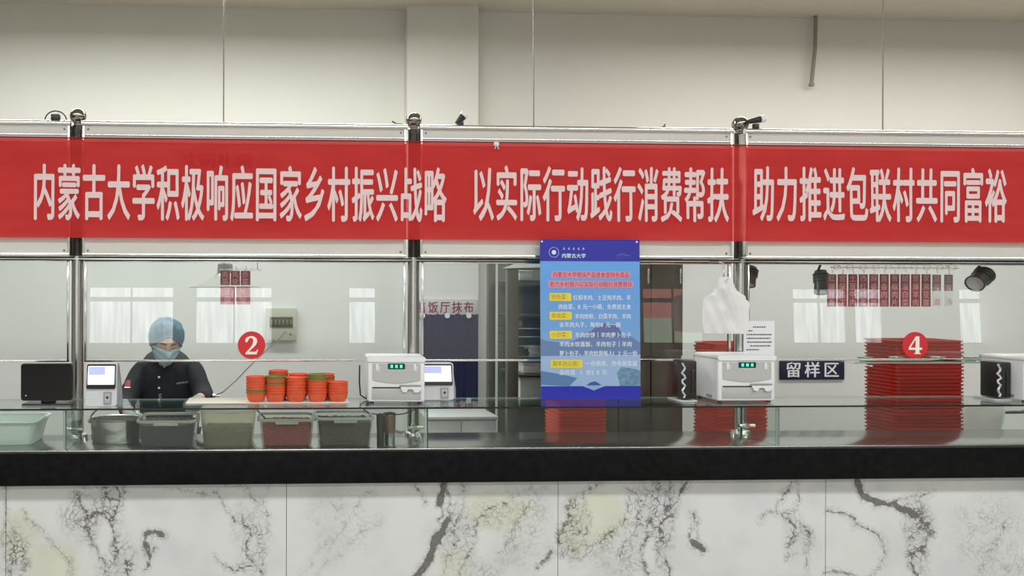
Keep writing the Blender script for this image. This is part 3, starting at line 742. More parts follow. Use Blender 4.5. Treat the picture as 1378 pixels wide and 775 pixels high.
# big dark tablet at the left
A, B = at(28, 540, .08), at(97.5, 490, .08)
t = thing('tablet_terminal', ((A.x + B.x) / 2, .08, zS + .001), 'large dark tablet terminal with glossy black face at the left edge', 'terminal')
h = (B.x - A.x) / 2; H = B.z - zS
P = lambda n, bm, m, par=t, **k: part(n, bm, m, par, world=False, **k)
P('casing', prism(nb(), rrect(-h, h, .022, H, .012, 5), .0, .018), M_black)
g = nb(); prism(g, rrect(-h * .97, h * .97, .026, H - .004, .010, 5), -.002, .0)
P('glass_face', g, M_blackgl)
P('camera_dot', lathe(nb(), [(0, -.004), (.003, -.0035), (.0035, -.002)], 12, (-h * .8, 0, .045), axis='y'), M_silver)
g = nb(); box(g, -h * .98, h * .98, .0, .10, 0, .008, .003); P('foot_plate', g, M_black)
g = nb(); box(g, -.03, .03, .018, .05, .006, H * .6, .003); P('stand_arm', g, M_black)

def side_reader(pl, pr, pt, y, label):
    A, B = at(pl, 533, y), at(pr, pt, y)
    W, H = B.x - A.x, B.z - zS - .008
    t = thing('card_terminal', ((A.x + B.x) / 2, y, zS + .001), label, 'terminal')
    P = lambda n, bm, m, par=t, **k: part(n, bm, m, par, world=False, **k)
    g = nb(); box(g, -W / 2, W / 2, 0, .10, .012, H, .006); P('body', g, M_black)
    g = nb(); box(g, -W * .75, W / 2, -.005, .12, 0, .006, .002); P('foot_plate', g, M_silver)
    g = nb(); pts = [(-W / 2 + W * .12 * math.sin(k * 1.7), -.006 - .003 * math.cos(k * 2.3), .02 + (H - .03) * k / 14) for k in range(15)]
    tube(g, pts, .0045, 8); P('coiled_cord', g, M_silver)
    g = nb(); box(g, W * .1, W * .3, -.003, .0, H * .2, H * .8, .001); P('ridge', g, M_darksteel)
    return t
side_reader(919, 938, 484, .12, 'black card terminal seen from its side, left of the right dispenser')
side_reader(1343, 1361, 486, .12, 'black card terminal seen from its side near the right picture edge')

# ================================================================ hanging bags, hook
yb = .20
hk = at(975, 374, yb)
g = nb(); zt = az(975, 352, yb)
tube(g, [(hk.x - .02, .30, zt), (hk.x - .005, .26, zt), (hk.x, yb + .01, zt - .01), (hk.x, yb + .006, hk.z - .012), (hk.x + .006, yb - .006, hk.z - .02), (hk.x + .006, yb - .018, hk.z - .008)], .0035, 8)
solo('bag_hook', g, M_steelh, 'metal hook under the sign box that carries the plastic bags', 'hook')
M_bag = thin('bag_film', srgb(250, 250, 250), (1, 1, 1), solid=.84, refl=.06, rough=.25, transl=.35)
def bag(dy, label, s=1.0, seed=0):
    rows = [(373, 969, 983), (378, 966, 986), (384, 966, 988), (390, 962, 990), (395, 957, 996), (400, 949, 1003), (404, 946, 1005), (409, 946, 1009), (420, 945, 1008), (435, 945.5, 1008), (449.5, 948, 1006)]
    g = nb(); n = 26; V = []
    M = 34
    for j in range(M + 1):
        f = j / M * (len(rows) - 1); i0 = min(int(f), len(rows) - 2); u = f - i0
        py, l, r = [rows[i0][k] * (1 - u) + rows[i0 + 1][k] * u for k in range(3)]
        l, r = 976 + (l - 976) * s, 976 + (r - 976) * s
        if j > 4: py += 1.2 * math.sin(seed + j)
        row = []
        for i in range(n + 1):
            p = at(l + (r - l) * i / n, py, yb + dy)
            e = math.sin(PI * i / n) * min(1, j / 12)
            k = noise.noise(Vector((p.x * 22, p.z * 12, seed))) * .012 + noise.noise(Vector((p.x * 60 + p.z * 40, p.z * 25, seed + 5))) * .006
            # the diagonal folds running from the hook
            k += .011 * math.sin((p.x - hk.x) * 95 + (p.z - hk.z) * 45 + seed) * min(1, j / 10)
            row.append(g.verts.new((p.x, p.y - .004 * e + k * .9 * e, p.z)))
        V.append(row)
    for j in range(M):
        for i in range(n): g.faces.new((V[j][i], V[j + 1][i], V[j + 1][i + 1], V[j][i + 1]))
    return solo('plastic_bag', g, M_bag, label, 'bag', 'plastic bags on the hook', ang=180)
bag(.0, 'white plastic carrier bag, front one hanging from the hook', 1.0, 1)
bag(.03, 'white plastic carrier bag, second one behind the front bag on the hook', .97, 4)
bag(.06, 'white plastic carrier bag, rearmost on the hook', .94, 8)

# notice sheet
A, B = at(1003, 481, .30), at(1045, 432.5, .30)
t = thing('notice_sheet', ((A.x + B.x) / 2, .316, A.z), 'white printed notice sheet taped to the glass beside the right post', 'notice')
part('paper', box(nb(), A.x, B.x, .316, .3175, A.z, B.z), M_paper, t)
M_ink = mat('grey_ink', srgb(70, 72, 80), .7)
g = nb(); hh, ww = B.z - A.z, B.x - A.x
for k, (a, b) in enumerate(((.3, .72), (.1, .3), (.1, .9), (.1, .86), (.12, .92), (.22, .88), (.1, .5))):
    z = B.z - hh * (.17 + .105 * k); x = A.x + ww * a
    while x < A.x + ww * b:
        l = random.uniform(.006, .012); box(g, x, min(x + l, A.x + ww * b), .3152, .3158, z - .003, z + .003); x += l + .003
o = part('printed_lines', g, M_ink, t); o['kind'] = 'stuff'
g = nb(); box(g, B.x - ww * .35, B.x + .004, .312, .3155, A.z - .002, A.z + .008, .001); part('tape', g, mat('blue_tape', srgb(80, 85, 150), .5), t)

# ================================================================ blue poster
yp = .215
PA, PB = at(731, 541, yp), at(861, 541, yp)
ztp, zbp = az(793, 323.5, yp), zS + .002
x0, x1 = at(726.5, 323, yp).x, at(860.5, 323, yp).x
tp = thing('menu_poster', ((x0 + x1) / 2, yp, zbp), 'blue hanging poster with yellow tags and white Chinese text at centre', 'poster')
def shear(g):
    for q in g.verts:
        f = (ztp - q.co.z) / (ztp - zbp)
        q.co.x += .006 * f; q.co.y += -.004 * f
    return g
def gradmat(name, stops, y0, y1):
    m = bpy.data.materials.new(name); m.use_nodes = True; nt = m.node_tree; b = nt.nodes['Principled BSDF']; b.inputs['Roughness'].default_value = .4
    tc = nt.nodes.new('ShaderNodeTexCoord'); sx = nt.nodes.new('ShaderNodeSeparateXYZ'); mr = nt.nodes.new('ShaderNodeMapRange'); r = nt.nodes.new('ShaderNodeValToRGB')
    nt.links.new(tc.outputs['Object'], sx.inputs[0]); nt.links.new(sx.outputs[2], mr.inputs[0]); nt.links.new(mr.outputs[0], r.inputs[0]); nt.links.new(r.outputs[0], b.inputs['Base Color'])
    mr.inputs['From Min'].default_value = y0; mr.inputs['From Max'].default_value = y1
    e = r.color_ramp.elements
    while len(e) < len(stops): e.new(.5)
    for q, (p, c) in zip(e, stops): q.position = p; q.color = c
    return m
Wp, Hp = x1 - x0, ztp - zbp
def pz(py): return zbp + Hp * (541 - py) / (541 - 323.5)
def pxx(px): return x0 + Wp * (px - 727) / (861 - 727)
def grid_sheet(xa, xb, za, zb, yy, n=14, m=1, th=.0012):
    return shear(box(nb(), xa, xb, yy, yy + th, za, zb))
part('sheet', grid_sheet(x0, x1, zbp, ztp, yp, 16), gradmat('poster_print_gradient', [(0, srgb(140, 172, 214)), (.25, srgb(130, 168, 214)), (.45, srgb(112, 160, 214)), (.7, srgb(100, 158, 224)), (1, srgb(104, 168, 232))], 0, Hp), tp, smooth=False)
M_pblue = mat('poster_royal_blue', srgb(44, 44, 160), .4)
part('header_band', grid_sheet(x0, x1, pz(352.5), ztp, yp - .0008, 12), M_pblue, tp, smooth=False)
g = nb(); prism(g, [(pxx(727), pz(541)), (pxx(861), pz(541)), (pxx(861), pz(523)), (pxx(813), pz(523)), (pxx(798), pz(529)), (pxx(783), pz(523)), (pxx(727), pz(523))], yp - .0008, yp); part('footer_band', shear(g), mat('poster_footer_blue', srgb(36, 40, 168), .4), tp)
def poly(name, pts, m, dy): part(name, shear(prism(nb(), [(pxx(a), pz(b)) for a, b in pts], yp - dy, yp - dy + .0004)), m, tp, smooth=False)
poly('printed_hill', [(727, 458), (735, 461), (760, 465), (785, 455), (800, 445), (815, 440), (828, 441), (834, 452), (850, 456), (861, 464), (861, 480), (727, 482)], mat('print_slate', srgb(100, 128, 172), .5), .0004)
poly('printed_roofline', [(784, 451), (795, 448), (801, 442), (810, 440), (814, 436), (818, 440), (825, 438), (833, 445), (836, 452), (830, 456), (800, 458)], mat('print_purple', srgb(94, 106, 158), .5), .0006)
poly('printed_meadow', [(727, 482), (861, 480), (861, 523), (727, 523)], mat('print_pale', srgb(150, 178, 214), .5), .0004)
poly('printed_field', [(727, 502), (760, 508), (776, 512), (765, 523), (727, 521)], mat('print_teal', srgb(84, 122, 168), .5), .0006)
poly('printed_rock', [(829, 505), (835, 497), (850, 499), (861, 502), (861, 523), (833, 523)], mat('print_seagreen', srgb(106, 144, 172), .5, var=.35, vscale=60), .0006)
poly('printed_cap', [(788, 522), (793, 518), (800, 516.5), (806, 520), (808, 522)], mat('print_deep', srgb(60, 84, 150), .5), .0012)
M_pw = mat('poster_white_ink', srgb(215, 228, 245), .5)
g = nb(); cx, cz = pxx(745.5), pz(340.5)
prism(g, disc(cx, cz, .0105, 20), yp - .0022, yp - .001)
for k in range(28):
    a = 2 * PI * k / 28; r = .0235; prism(g, disc(cx + r * math.cos(a), cz + r * math.sin(a), .0016, 6), yp - .0022, yp - .001)
part('crest', shear(g), M_pw, tp, label='round white crest')
g = nb()
for k in range(5):   # small script words above and brush characters below
    x = pxx(758 + k * 6.5); tube(g, [(x, yp - .0015, pz(336)), (x + .006, yp - .0015, pz(333.5)), (x + .004, yp - .0015, pz(337)), (x + .009, yp - .0015, pz(336))], .0012, 5)
part('script_line', shear(g), M_pw, tp)
g = nb(); text(g, '内蒙古大学', pxx(756), pz(348), .021, .0235, yp - .0015, bold=.02); part('title_characters', shear(g), M_pw, tp, smooth=False)
g = nb()
for r in (.012, .02, .028, .034):
    tube(g, [(pxx(839) + r * math.cos(PI * k / 10), yp - .0012, pz(349) + r * .8 * math.sin(PI * k / 10)) for k in range(11)], .0006, 4)
tube(g, [(pxx(830), yp - .0014, pz(344)), (pxx(836), yp - .0014, pz(342.5)), (pxx(843), yp - .0014, pz(344.5)), (pxx(849), yp - .0014, pz(344))], .0013, 5)
part('arched_emblem', shear(g), mat('print_blue_grey', srgb(108, 112, 200), .5), tp)
M_pink = mat('poster_pink_plate', srgb(214, 150, 172), .6); M_pred = mat('poster_red_ink', srgb(190, 40, 60), .6)
for (a, b, yy, s) in ((742, 848, 375.5, '内蒙古大学帮扶产品进食堂特色菜品'), (738, 852, 388.5, '助力乡村振兴以实际行动践行消费帮扶')):
    g = nb(); box(g, pxx(a), pxx(b), yp - .0012, yp - .0004, pz(yy), pz(yy - 9)); part('heading_plate', shear(g), M_pink, tp)
    g = nb(); text(g, s, pxx(a + 2), pz(yy - .7), Hp * 7.6 / 217, (pxx(b) - pxx(a + 3)) / len(s), yp - .0016, bold=.01); part('heading_characters', shear(g), M_pred, tp, smooth=False)
M_yel = mat('poster_yellow_tag', srgb(226, 206, 72), .5); M_yt = mat('poster_olive_ink', srgb(150, 140, 30), .6)
for s, a, b, yy in (('特色菜：', 739, 768.5, 407), ('串烧菜：', 739, 769, 432.5), ('小炒菜：', 739, 769, 458.5), ('涮羊肉火锅：', 740, 783, 498)):
    g = nb(); prism(g, rrect(pxx(a), pxx(b), pz(yy), pz(yy - 11), .006), yp - .0016, yp - .0006); part('yellow_tag', shear(g), M_yel, tp)
    g = nb(); text(g, s, pxx(a + 2.5), pz(yy - 2), Hp * 7.5 / 217, (pxx(b) - pxx(a + 3)) / len(s), yp - .002); part('tag_characters', shear(g), M_yt, tp, smooth=False)
for s, a, b, yy in (('红焖羊肉、土豆炖羊肉、羊', 771, 849, 406), ('肉烩菜，8元一小碗，免费送主食', 751, 849, 418.5), ('羊肉烩粉、白菜羊肉、羊肉', 773, 849, 431.5), ('汆羊肉丸子，每份8元一碗', 752, 835, 443),
                    ('羊肉炒饼丨羊肉萝卜包子', 773, 849, 457), ('羊肉水饺盖饭、羊肉包子丨羊肉', 752, 850, 469.5), ('萝卜包子，羊肉烩面每人12元一份', 752, 857, 482), ('一份锅底，肉卷蔬菜面', 787, 857, 496), ('品任选 1份28元', 752, 816, 508)):
    g = nb(); text(g, s, pxx(a), pz(yy - .3), Hp * 7.2 / 217, (pxx(b) - pxx(a)) / len(s), yp - .0016, bold=.02); part('body_characters', shear(g), M_pw, tp, smooth=False)
g = nb(); tube(g, [(x0, yp, ztp + .001), (x1, yp, ztp + .001)], .003, 8); part('top_rod', g, M_pblue, tp)
for px_ in (729.5, 857):
    g = nb(); box(g, pxx(px_) - .004, pxx(px_) + .004, yp - .003, yp + .03, ztp - .012, ztp - .004); part('tape_tab', g, M_white, tp)

# ================================================================ spot lamps and dish tags
M_tagred = mat('tag_maroon', srgb(150, 48, 62), .5); M_tagred2 = mat('tag_rose', srgb(178, 92, 100), .5); M_tagtext = mat('tag_pale_text', srgb(214, 160, 160), .6)
M_taggrey = mat('tag_grey', srgb(140, 120, 120), .5); M_tagwhite = mat('tag_white', srgb(220, 222, 222), .5)
yt = .50
trk_z = az(1200, 352, yt)
g = nb(); xa, xb = ax(998, yt), ax(1620, yt); box(g, xa, xb, yt - .02, yt + .02, trk_z - .019, trk_z + .012, .002)
solo('lamp_track', g, M_black, 'black ceiling track behind the right glass pane carrying spot lamps', 'track')
trk = []
def spot(px, py, ln, r, dirv, label, y=.5, hang=True):
    c = at(px, py, y); d = Vector(dirv).normalized()
    t = thing('spot_lamp', c, label, 'lamp', 'spot lamps')
    q = d.to_track_quat('Z', 'Y').to_matrix().to_4x4()
    g = nb(); lathe(g, [(0, -ln / 2), (r * .75, -ln / 2), (r * .85, -ln * .35), (r * .9, ln * .1), (r, ln * .5), (r * .86, ln * .5), (r * .8, ln * .42), (0, ln * .40)], 20); g.transform(q)
    part('housing', g, M_black, t, world=False)
    g = nb(); lathe(g, [(r * .84, ln * .47), (r * .5, ln * .43), (0, ln * .42)], 20); g.transform(q); part('lens', g, M_silver, t, world=False)
    g = nb()
    for k in (-.35, -.2, -.05): lathe(g, [(r * .88, ln * k), (r * 1.03, ln * k), (r * 1.03, ln * (k + .05)), (r * .88, ln * (k + .05))], 20)
    g.transform(q); part('cooling_fins', g, M_darksteel, t, world=False)['kind'] = 'stuff'
    if hang:
        zt_ = trk_z - .019 - c.z; s = d.cross(Vector((0, 1, 0))).normalized()
        g = nb(); tube(g, [(0, r + .006, 0), (0, r * .8, max(zt_ * .6, .01)), (0, .005, zt_)], .006, 8); part('bracket', g, M_darksteel, t, world=False)
    return t
spot(1007, 372, .10, .042, (-.35, -.25, -1), 'black spot lamp right of the right post, above the bags')
spot(1105, 380, .12, .036, (-.15, -.3, -1), 'black spot lamp at the left end of the long row of red tags')
spot(1320, 375, .13, .046, (-.85, -.35, -.45), 'black spot lamp aimed left, right of the row of red tags')
# left pair of dish tags with pendant lamp behind
def tagcard(px0, px1, py0, py1, y, m, label, chars, vertical=True, name='dish_tag', grp='red dish tags at right'):
    A, B = at(px0, py1, y), at(px1, py0, y)
    t = thing(name, ((A.x + B.x) / 2, y, A.z), label, 'tag', grp)
    part('card', box(nb(), A.x, B.x, y, y + .003, A.z, B.z, .0005, 1), m, t)
    g = nb(); W, H = B.x - A.x, B.z - A.z
    if vertical:
        n = len(chars); s = min(W * .8, H / n * .86)
        for k, ch in enumerate(chars): text(g, ch, (A.x + B.x) / 2 - s / 2, B.z - H * (k + .93) / n, s, s, y - .0008, bold=.01)
    else:
        n = len(chars)
        for k, ln in enumerate(chars): text(g, ln, A.x + W * .06, B.z - H * (k + .9) / n, H / n * .8, W * .88 / len(ln), y - .0008, bold=.01)
    part('characters', g, M_tagtext, t, smooth=False)
    g = nb(); tube(g, [((A.x + B.x) / 2, y, B.z), ((A.x + B.x) / 2 + .004, y, B.z + .012), ((A.x + B.x) / 2, y, B.z + .024)], .0016, 6); part('hanger', g, M_steelh, t)
    return t
ytg = .42
rail = nb(); A, B = at(1118, 360, ytg), at(1290, 362, ytg)
tube(rail, [(A.x, ytg, A.z), (B.x, ytg, A.z - .002)], .004, 8)
for k in range(10):
    x = A.x + (B.x - A.x) * (k + .5) / 10; tube(rail, [(x + .02 * math.cos(q * PI / 6), ytg, A.z + .012 * math.sin(q * PI / 6)) for q in range(13)], .0018, 6)
for x in (A.x + .05, B.x - .05): tube(rail, [(x, ytg, A.z), (x, ytg + .04, trk_z - .01)], .004, 8)
solo('tag_rail', rail, M_steelh, 'crimped silver wire rail holding the row of red dish tags', 'rail')
dishes = ['红烧排骨', '宫保鸡丁', '土豆牛肉', '西红柿蛋', '麻婆豆腐', '鱼香肉丝', '青椒肉片', '醋溜白菜', '葱爆羊肉', '家常豆腐']
pos = ['first', 'second', 'third', 'fourth', 'fifth', 'sixth', 'seventh', 'eighth', 'ninth', 'tenth']
for k, dsh in enumerate(dishes):
    a = 1113.5 + k * 14.1
    tagcard(a, a + 12.2, 369.5, 413, ytg, M_tagred if k % 3 else mat('tag_wine', srgb(134, 52, 66), .5), 'narrow maroon dish tag with pale characters, %s from the left of the long row' % pos[k], dsh)
for k, a in enumerate((1255, 1271)):
    tagcard(a, a + 11.5, 370, 392, ytg, M_taggrey, 'short greyish dish tag at the right end of the row, %s' % ('left one' if k == 0 else 'right one'), ('凉菜', '主食')[k])
    tagcard(a + 1, a + 12, 392.5, 412.5, ytg, M_tagwhite, 'small white tag hanging below the %s greyish tag' % ('left' if k == 0 else 'right'), ('面', '汤')[k])
y2 = .44
for k, (a, b, c_, d_, m_, tx, lb) in enumerate(((296.5, 309.5, 365, 384, M_tagred, '肉菜', 'top left'), (310.5, 323, 365, 384, M_tagred, '鸡块', 'top middle'), (324, 337, 365, 384, M_tagred, '炒菜', 'top right'),
                                           (296.5, 316, 386, 410, M_tagred2, '豆腐', 'lower left'), (318, 337, 386, 410, M_tagred2, '米饭', 'lower right'))):
    tagcard(a, b, c_, d_, y2, m_, 'small red dish tag above the number 2 sticker, %s of its cluster' % lb, tx, grp='red dish tags at left')
g = nb(); A = at(296, 363, y2); B = at(352, 361, y2)
tube(g, [(A.x, y2, A.z), (B.x, y2, A.z)], .002, 6)
for k in range(4):
    x = A.x + (B.x - A.x) * (.45 + k * .17); tube(g, [(x - .012, y2, A.z + .01), (x, y2, A.z - .008), (x + .012, y2, A.z + .01), (x, y2, A.z + .024), (x - .012, y2, A.z + .01)], .0016, 6)
for k in (0.1, .9): tube(g, [(A.x + (B.x - A.x) * k, y2, A.z), (A.x + (B.x - A.x) * k, y2, az(300, 348, y2))], .002, 6)
solo('tag_rail', g, M_steelh, 'small wire hanger with loops above the cluster of red tags at left', 'rail')
# pendant reflector lamps in the kitchen
M_shade = mat('aluminium_shade', srgb(176, 178, 174), .35, .3)
def pendant(px, py_rim, half, y, label):
    c = at(px, py_rim, y); k = (at(px + half, py_rim, y).x - c.x)
    t = thing('pendant_lamp', c, label, 'lamp', 'pendant lamps')
    P = lambda n, bm, m, par=t, **kk: part(n, bm, m, par, world=False, **kk)
    P('shade', lathe(nb(), [(k, 0), (k * .97, .004), (k * .55, k * .18), (k * .3, k * .30), (k * .26, k * .36), (0, k * .38), (0, k * .36), (k * .24, k * .34), (k * .28, k * .28), (k * .53, k * .15), (k * .97, -.002)], 40), M_shade)
    P('lamp_cap', lathe(nb(), [(0, k * .36), (k * .22, k * .36), (k * .2, k * .62), (k * .1, k * .68), (0, k * .68)], 20), M_grey)
    P('cord', tube(nb(), [(0, 0, k * .66), (0, 0, 2.1 - c.z)], .004, 6), M_cable)
    P('support_arm', tube(nb(), [(0, .01, 2.1 - c.z), (0, .32 - y, 2.1 - c.z)], .012, 8), M_rod)
    P('bulb', sphere(nb(), (0, 0, k * .05), (k * .16, k * .16, k * .2), 16, 10), M_white)
pendant(303, 387, 50, 1.25, 'wide metal reflector lamp hanging behind the small cluster of red tags')
pendant(738, 362, 60, .72, 'wide metal reflector lamp hanging beside the blue poster')

# ================================================================ things on top of the rail
ztop = zA + .0085
b1 = at(75, 157, .285)
t = thing('junction_box', (b1.x, .285, ztop), 'small black box under an arched cable on the rail by the left ball finial', 'box')
part('casing', box(nb(), b1.x - .02, b1.x + .02, .27, .30, ztop, ztop + .03, .003), M_black, t)
g = nb(); tube(g, [(b1.x + .05 * math.cos(PI * k / 12) * -1, .285, ztop + .002 + .045 * math.sin(PI * k / 12)) for k in range(13)], .003, 8); part('cable', g, M_cable, t)
def toplamp(px, L, r, ang, lab):
    p = at(px, 165, .285)
    t = thing('rail_spot_lamp', (p.x, .285, ztop), lab, 'lamp', 'small spot lamps on the rail')
    R_ = Matrix.Rotation(ang, 4, 'Y')
    zc = r * math.cos(ang) + abs(math.sin(ang)) * L * .5
    g = nb(); lathe(g, [(0, -L / 2), (r * .6, -L / 2), (r, L * .25), (0, L * .25)], 16); g.transform(R_); bmesh.ops.translate(g, verts=g.verts, vec=(0, 0, zc)); part('housing', g, M_black, t, world=False)
    g = nb(); lathe(g, [(0, L * .25), (r * 1.05, L * .25), (r * 1.1, L / 2), (0, L / 2)], 16); g.transform(R_); bmesh.ops.translate(g, verts=g.verts, vec=(0, 0, zc)); part('cap', g, M_white, t, world=False)
    part('foot', box(nb(), -.012, .012, -.01, .01, 0, zc * .6, .001), M_black, t, world=False)
toplamp(620, .06, .019, math.radians(40), 'small black and white spot lamp on the rail right of the middle ball finial')
toplamp(1017, .085, .017, math.radians(78), 'black and white spot lamp lying on the rail right of the right ball finial')
p = at(893, 169, .285); g = nb(); box(g, p.x - .012, p.x + .012, .28, .292, ztop, ztop + .008, .002); tube(g, [(p.x, .286, ztop + .006), (p.x + .008, .286, ztop + .02)], .003, 6)
solo('rail_clip', g, M_black, 'tiny black clip standing on the rail left of the right ball finial', 'clip')
p = at(536, 166, .285); g = nb(); tube(g, [(p.x - .03, .285, ztop + .018), (p.x - .01, .285, ztop + .006), (p.x + .02, .285, ztop + .004)], .0035, 8)
solo('cable_end', g, M_cable, 'short black cable end on the rail at the left of the middle ball finial', 'cable')

# ================================================================ food tubs on the counter
M_tub = thin('clear_tub_plastic', srgb(205, 208, 200), (.96, .965, .95), solid=.03, refl=.004, rough=.1, transl=.4)
M_tubrim = thin('tub_rim_plastic', srgb(205, 206, 196), (.9, .9, .88), solid=.62, refl=.08, rough=.2, transl=.3)
M_cream = thin('cream_tub_plastic', srgb(214, 208, 186), (.95, .94, .88), solid=.17, refl=.01, rough=.25, transl=.4)
M_milk = mat('milky_plastic', srgb(206, 216, 210), .35)
def tub(pl, pr, pt, pb, y, dep, label, m, mrim, fill, fillm, filln, filll, bump=.006, taper=.9, rimh=.012, lid=None):
    zb = zCT + .001
    A, B = at(pl, pb, y), at(pr, pt, y)
    W, H = (B.x - A.x) / 2, B.z - zb
    t = thing('food_tub', ((A.x + B.x) / 2, y + dep / 2, zb), label, 'tub', 'food tubs on the counter')
    def ring(g, k, z, sh=0): return [g.verts.new((x, yy, z)) for x, yy in rrect(-W * k + sh, W * k - sh, -dep / 2 * k + sh, dep / 2 * k - sh, .03, 4)]
    def loft(g, R):
        for a, b in zip(R, R[1:]):
            n = len(a)
            for q in range(n): g.faces.new((a[q], a[(q + 1) % n], b[(q + 1) % n], b[q]))
    g = nb(); R = [ring(g, taper, 0), ring(g, 1 - (1 - taper) * .4, H * .6), ring(g, .985, H - rimh), ring(g, .985, H - rimh, .003), ring(g, 1 - (1 - taper) * .4, H * .6, .003), ring(g, taper, .003, .003)]
    loft(g, R); g.faces.new(R[0][::-1]); g.faces.new(R[-1]); part('basin', g, m, t, world=False)
    g = nb(); R = [ring(g, .98, H - rimh), ring(g, 1.04, H - rimh), ring(g, 1.05, H - rimh * .3), ring(g, 1.02, H), ring(g, .97, H - .001), ring(g, .975, H - rimh)]
    loft(g, R); part('rim', g, mrim, t, world=False)
    for sx in (-1, 1):
        g = nb(); box(g, sx * W * 1.04 - .006, sx * W * 1.04 + .006, -.03, .03, H - rimh - .01, H - .003, .003); part('handle', g, mrim, t, world=False)
    g = nb(); box(g, -W * .42, W * .42, -dep / 2 * 1.03 - .004, -dep / 2 * 1.0 + .004, H - rimh - .012, H - rimh + .002, .002); part('front_lip', g, mrim, t, world=False)
    # contents: a lumpy solid that fills the basin
    g = nb(); n = 16; zf = H * fill
    k1 = taper * .965; k2 = 1 - (1 - taper) * (1 - fill) * .9 - .03
    top = []
    for j in range(n + 1):
        row = []
        for i in range(n + 1):
            u, v_ = i / n * 2 - 1, j / n * 2 - 1
            z = zf + bump * (noise.noise(Vector((u * 5, v_ * 5, pl))) * 1.4 + noise.noise(Vector((u * 13, v_ * 13, pl + 3)))) + .01 * (1 - u * u) * (1 - v_ * v_)
            row.append(g.verts.new((u * (W * k2 - .006), v_ * (dep / 2 * k2 - .006), z)))
        top.append(row)
    for j in range(n):
        for i in range(n): g.faces.new((top[j][i], top[j][i + 1], top[j + 1][i + 1], top[j + 1][i]))
    bd = [top[0][i] for i in range(n)] + [top[j][n] for j in range(n)] + [top[n][n - i] for i in range(n)] + [top[n - j][0] for j in range(n)]
    bot = [g.verts.new((q.co.x * k1 / k2, q.co.y * k1 / k2, .005)) for q in bd]
    for q in range(len(bd)): g.faces.new((bd[q], bot[q], bot[(q + 1) % len(bd)], bd[(q + 1) % len(bd)]))
    g.faces.new(bot)
    f = solo(filln, g, fillm, filll, 'food', kind='stuff', loc=(0, 0, 0)); f.location = t.location
    return t, W, H
M_f1 = mat('braised_dark_food', srgb(44, 40, 36), .4, var=.5, vscale=40, bump=.5, bscale=60)
M_f2 = mat('dark_sauce_food', srgb(38, 36, 20), .4, var=.5, vscale=30, bump=.5, bscale=50)
M_f3 = mat('red_chopped_pepper', srgb(150, 52, 48), .4, var=.6, vscale=120, bump=.8, bscale=140, col2=srgb(100, 24, 24))
M_f4 = mat('olive_brown_food', srgb(56, 50, 38), .5, var=.35, vscale=50, bump=.5, bscale=70)
M_f5 = mat('pale_food', srgb(200, 205, 200), .6)
tub(184, 262, 566, 606, .045, .24, 'clear tub of dark braised food in front of the masked person', M_tub, M_tubrim, .80, M_f1, 'braised_food', 'dark braised food filling the leftmost clear tub')
tub(268, 345, 549.5, 606, .05, .25, 'tall cream translucent tub with a little dark food, second from left', M_cream, M_tubrim, .40, M_f2, 'sauced_food', 'dark green-brown food in the tall cream tub', taper=.86)
tub(349, 423, 564, 606, .045, .2, 'clear tub of chopped red peppers below the stacked bowls', M_tub, M_tubrim, .80, M_f3, 'chopped_peppers', 'chopped red peppers filling a clear tub')
tub(427, 503, 562, 606, .045, .22, 'clear tub of olive brown food at the right end of the tubs', M_tub, M_tubrim, .80, M_f4, 'minced_food', 'olive brown minced food in the rightmost clear tub')
# milky basin at far left
A, B = at(-40, 603, .12), at(48, 568, .12)
t = thing('plastic_basin', ((A.x + B.x) / 2, .25, zCT + .001), 'milky white plastic basin on the counter at the left edge', 'basin')
W, H = (B.x - A.x) / 2, B.z - zCT
g = nb(); R = []
for k, z, sh in ((.82, 0, 0), (.98, H - .006, 0), (1.06, H - .006, 0), (1.06, H, 0), (.96, H, 0), (.80, .004, 0)):
    R.append([g.verts.new((x, yy, z)) for x, yy in rrect(-W * k, W * k, -.13 * k, .13 * k, .035, 5)])
for a, b in zip(R, R[1:]):
    n = len(a)
    for q in range(n): g.faces.new((a[q], a[(q + 1) % n], b[(q + 1) % n], b[q]))
g.faces.new(R[0][::-1]); g.faces.new(R[-1]); part('shell', g, M_milk, t, world=False)
for s in (-1, 1):
    g = nb(); box(g, s * W * 1.06 - .008, s * W * 1.06 + .008, -.035, .035, H - .012, H, .003); part('handle', g, M_milk, t, world=False)
# steel pot with bail handle
c = at(158, 590, .27); zr = az(158, 562, .27)
t = thing('steel_pot', (c.x, .24, zCT + .001), 'round steel pot with raised bail handle beside the left post', 'pot')
Hh = zr - zCT; r = .116
part('body', lathe(nb(), [(0, 0), (r * .93, 0), (r * .97, .01), (r, Hh - .005), (r * 1.05, Hh), (r * 1.05, Hh + .003), (r * .985, Hh), (r * .95, .012), (0, .006)], 40, sy=.8), M_steel, t, world=False)
part('handle', tube(nb(), [(-r * 1.0 * math.cos(a), -.02, Hh - .01 + .075 * math.sin(a)) for a in [PI * k / 20 for k in range(21)]], .0045, 8), M_steelh, t, world=False)
for s in (-1, 1):
    part('ear', sphere(nb(), (s * r * 1.02, -.02, Hh - .008), (.008, .014, .012), 12, 8), M_steelh, t, world=False)
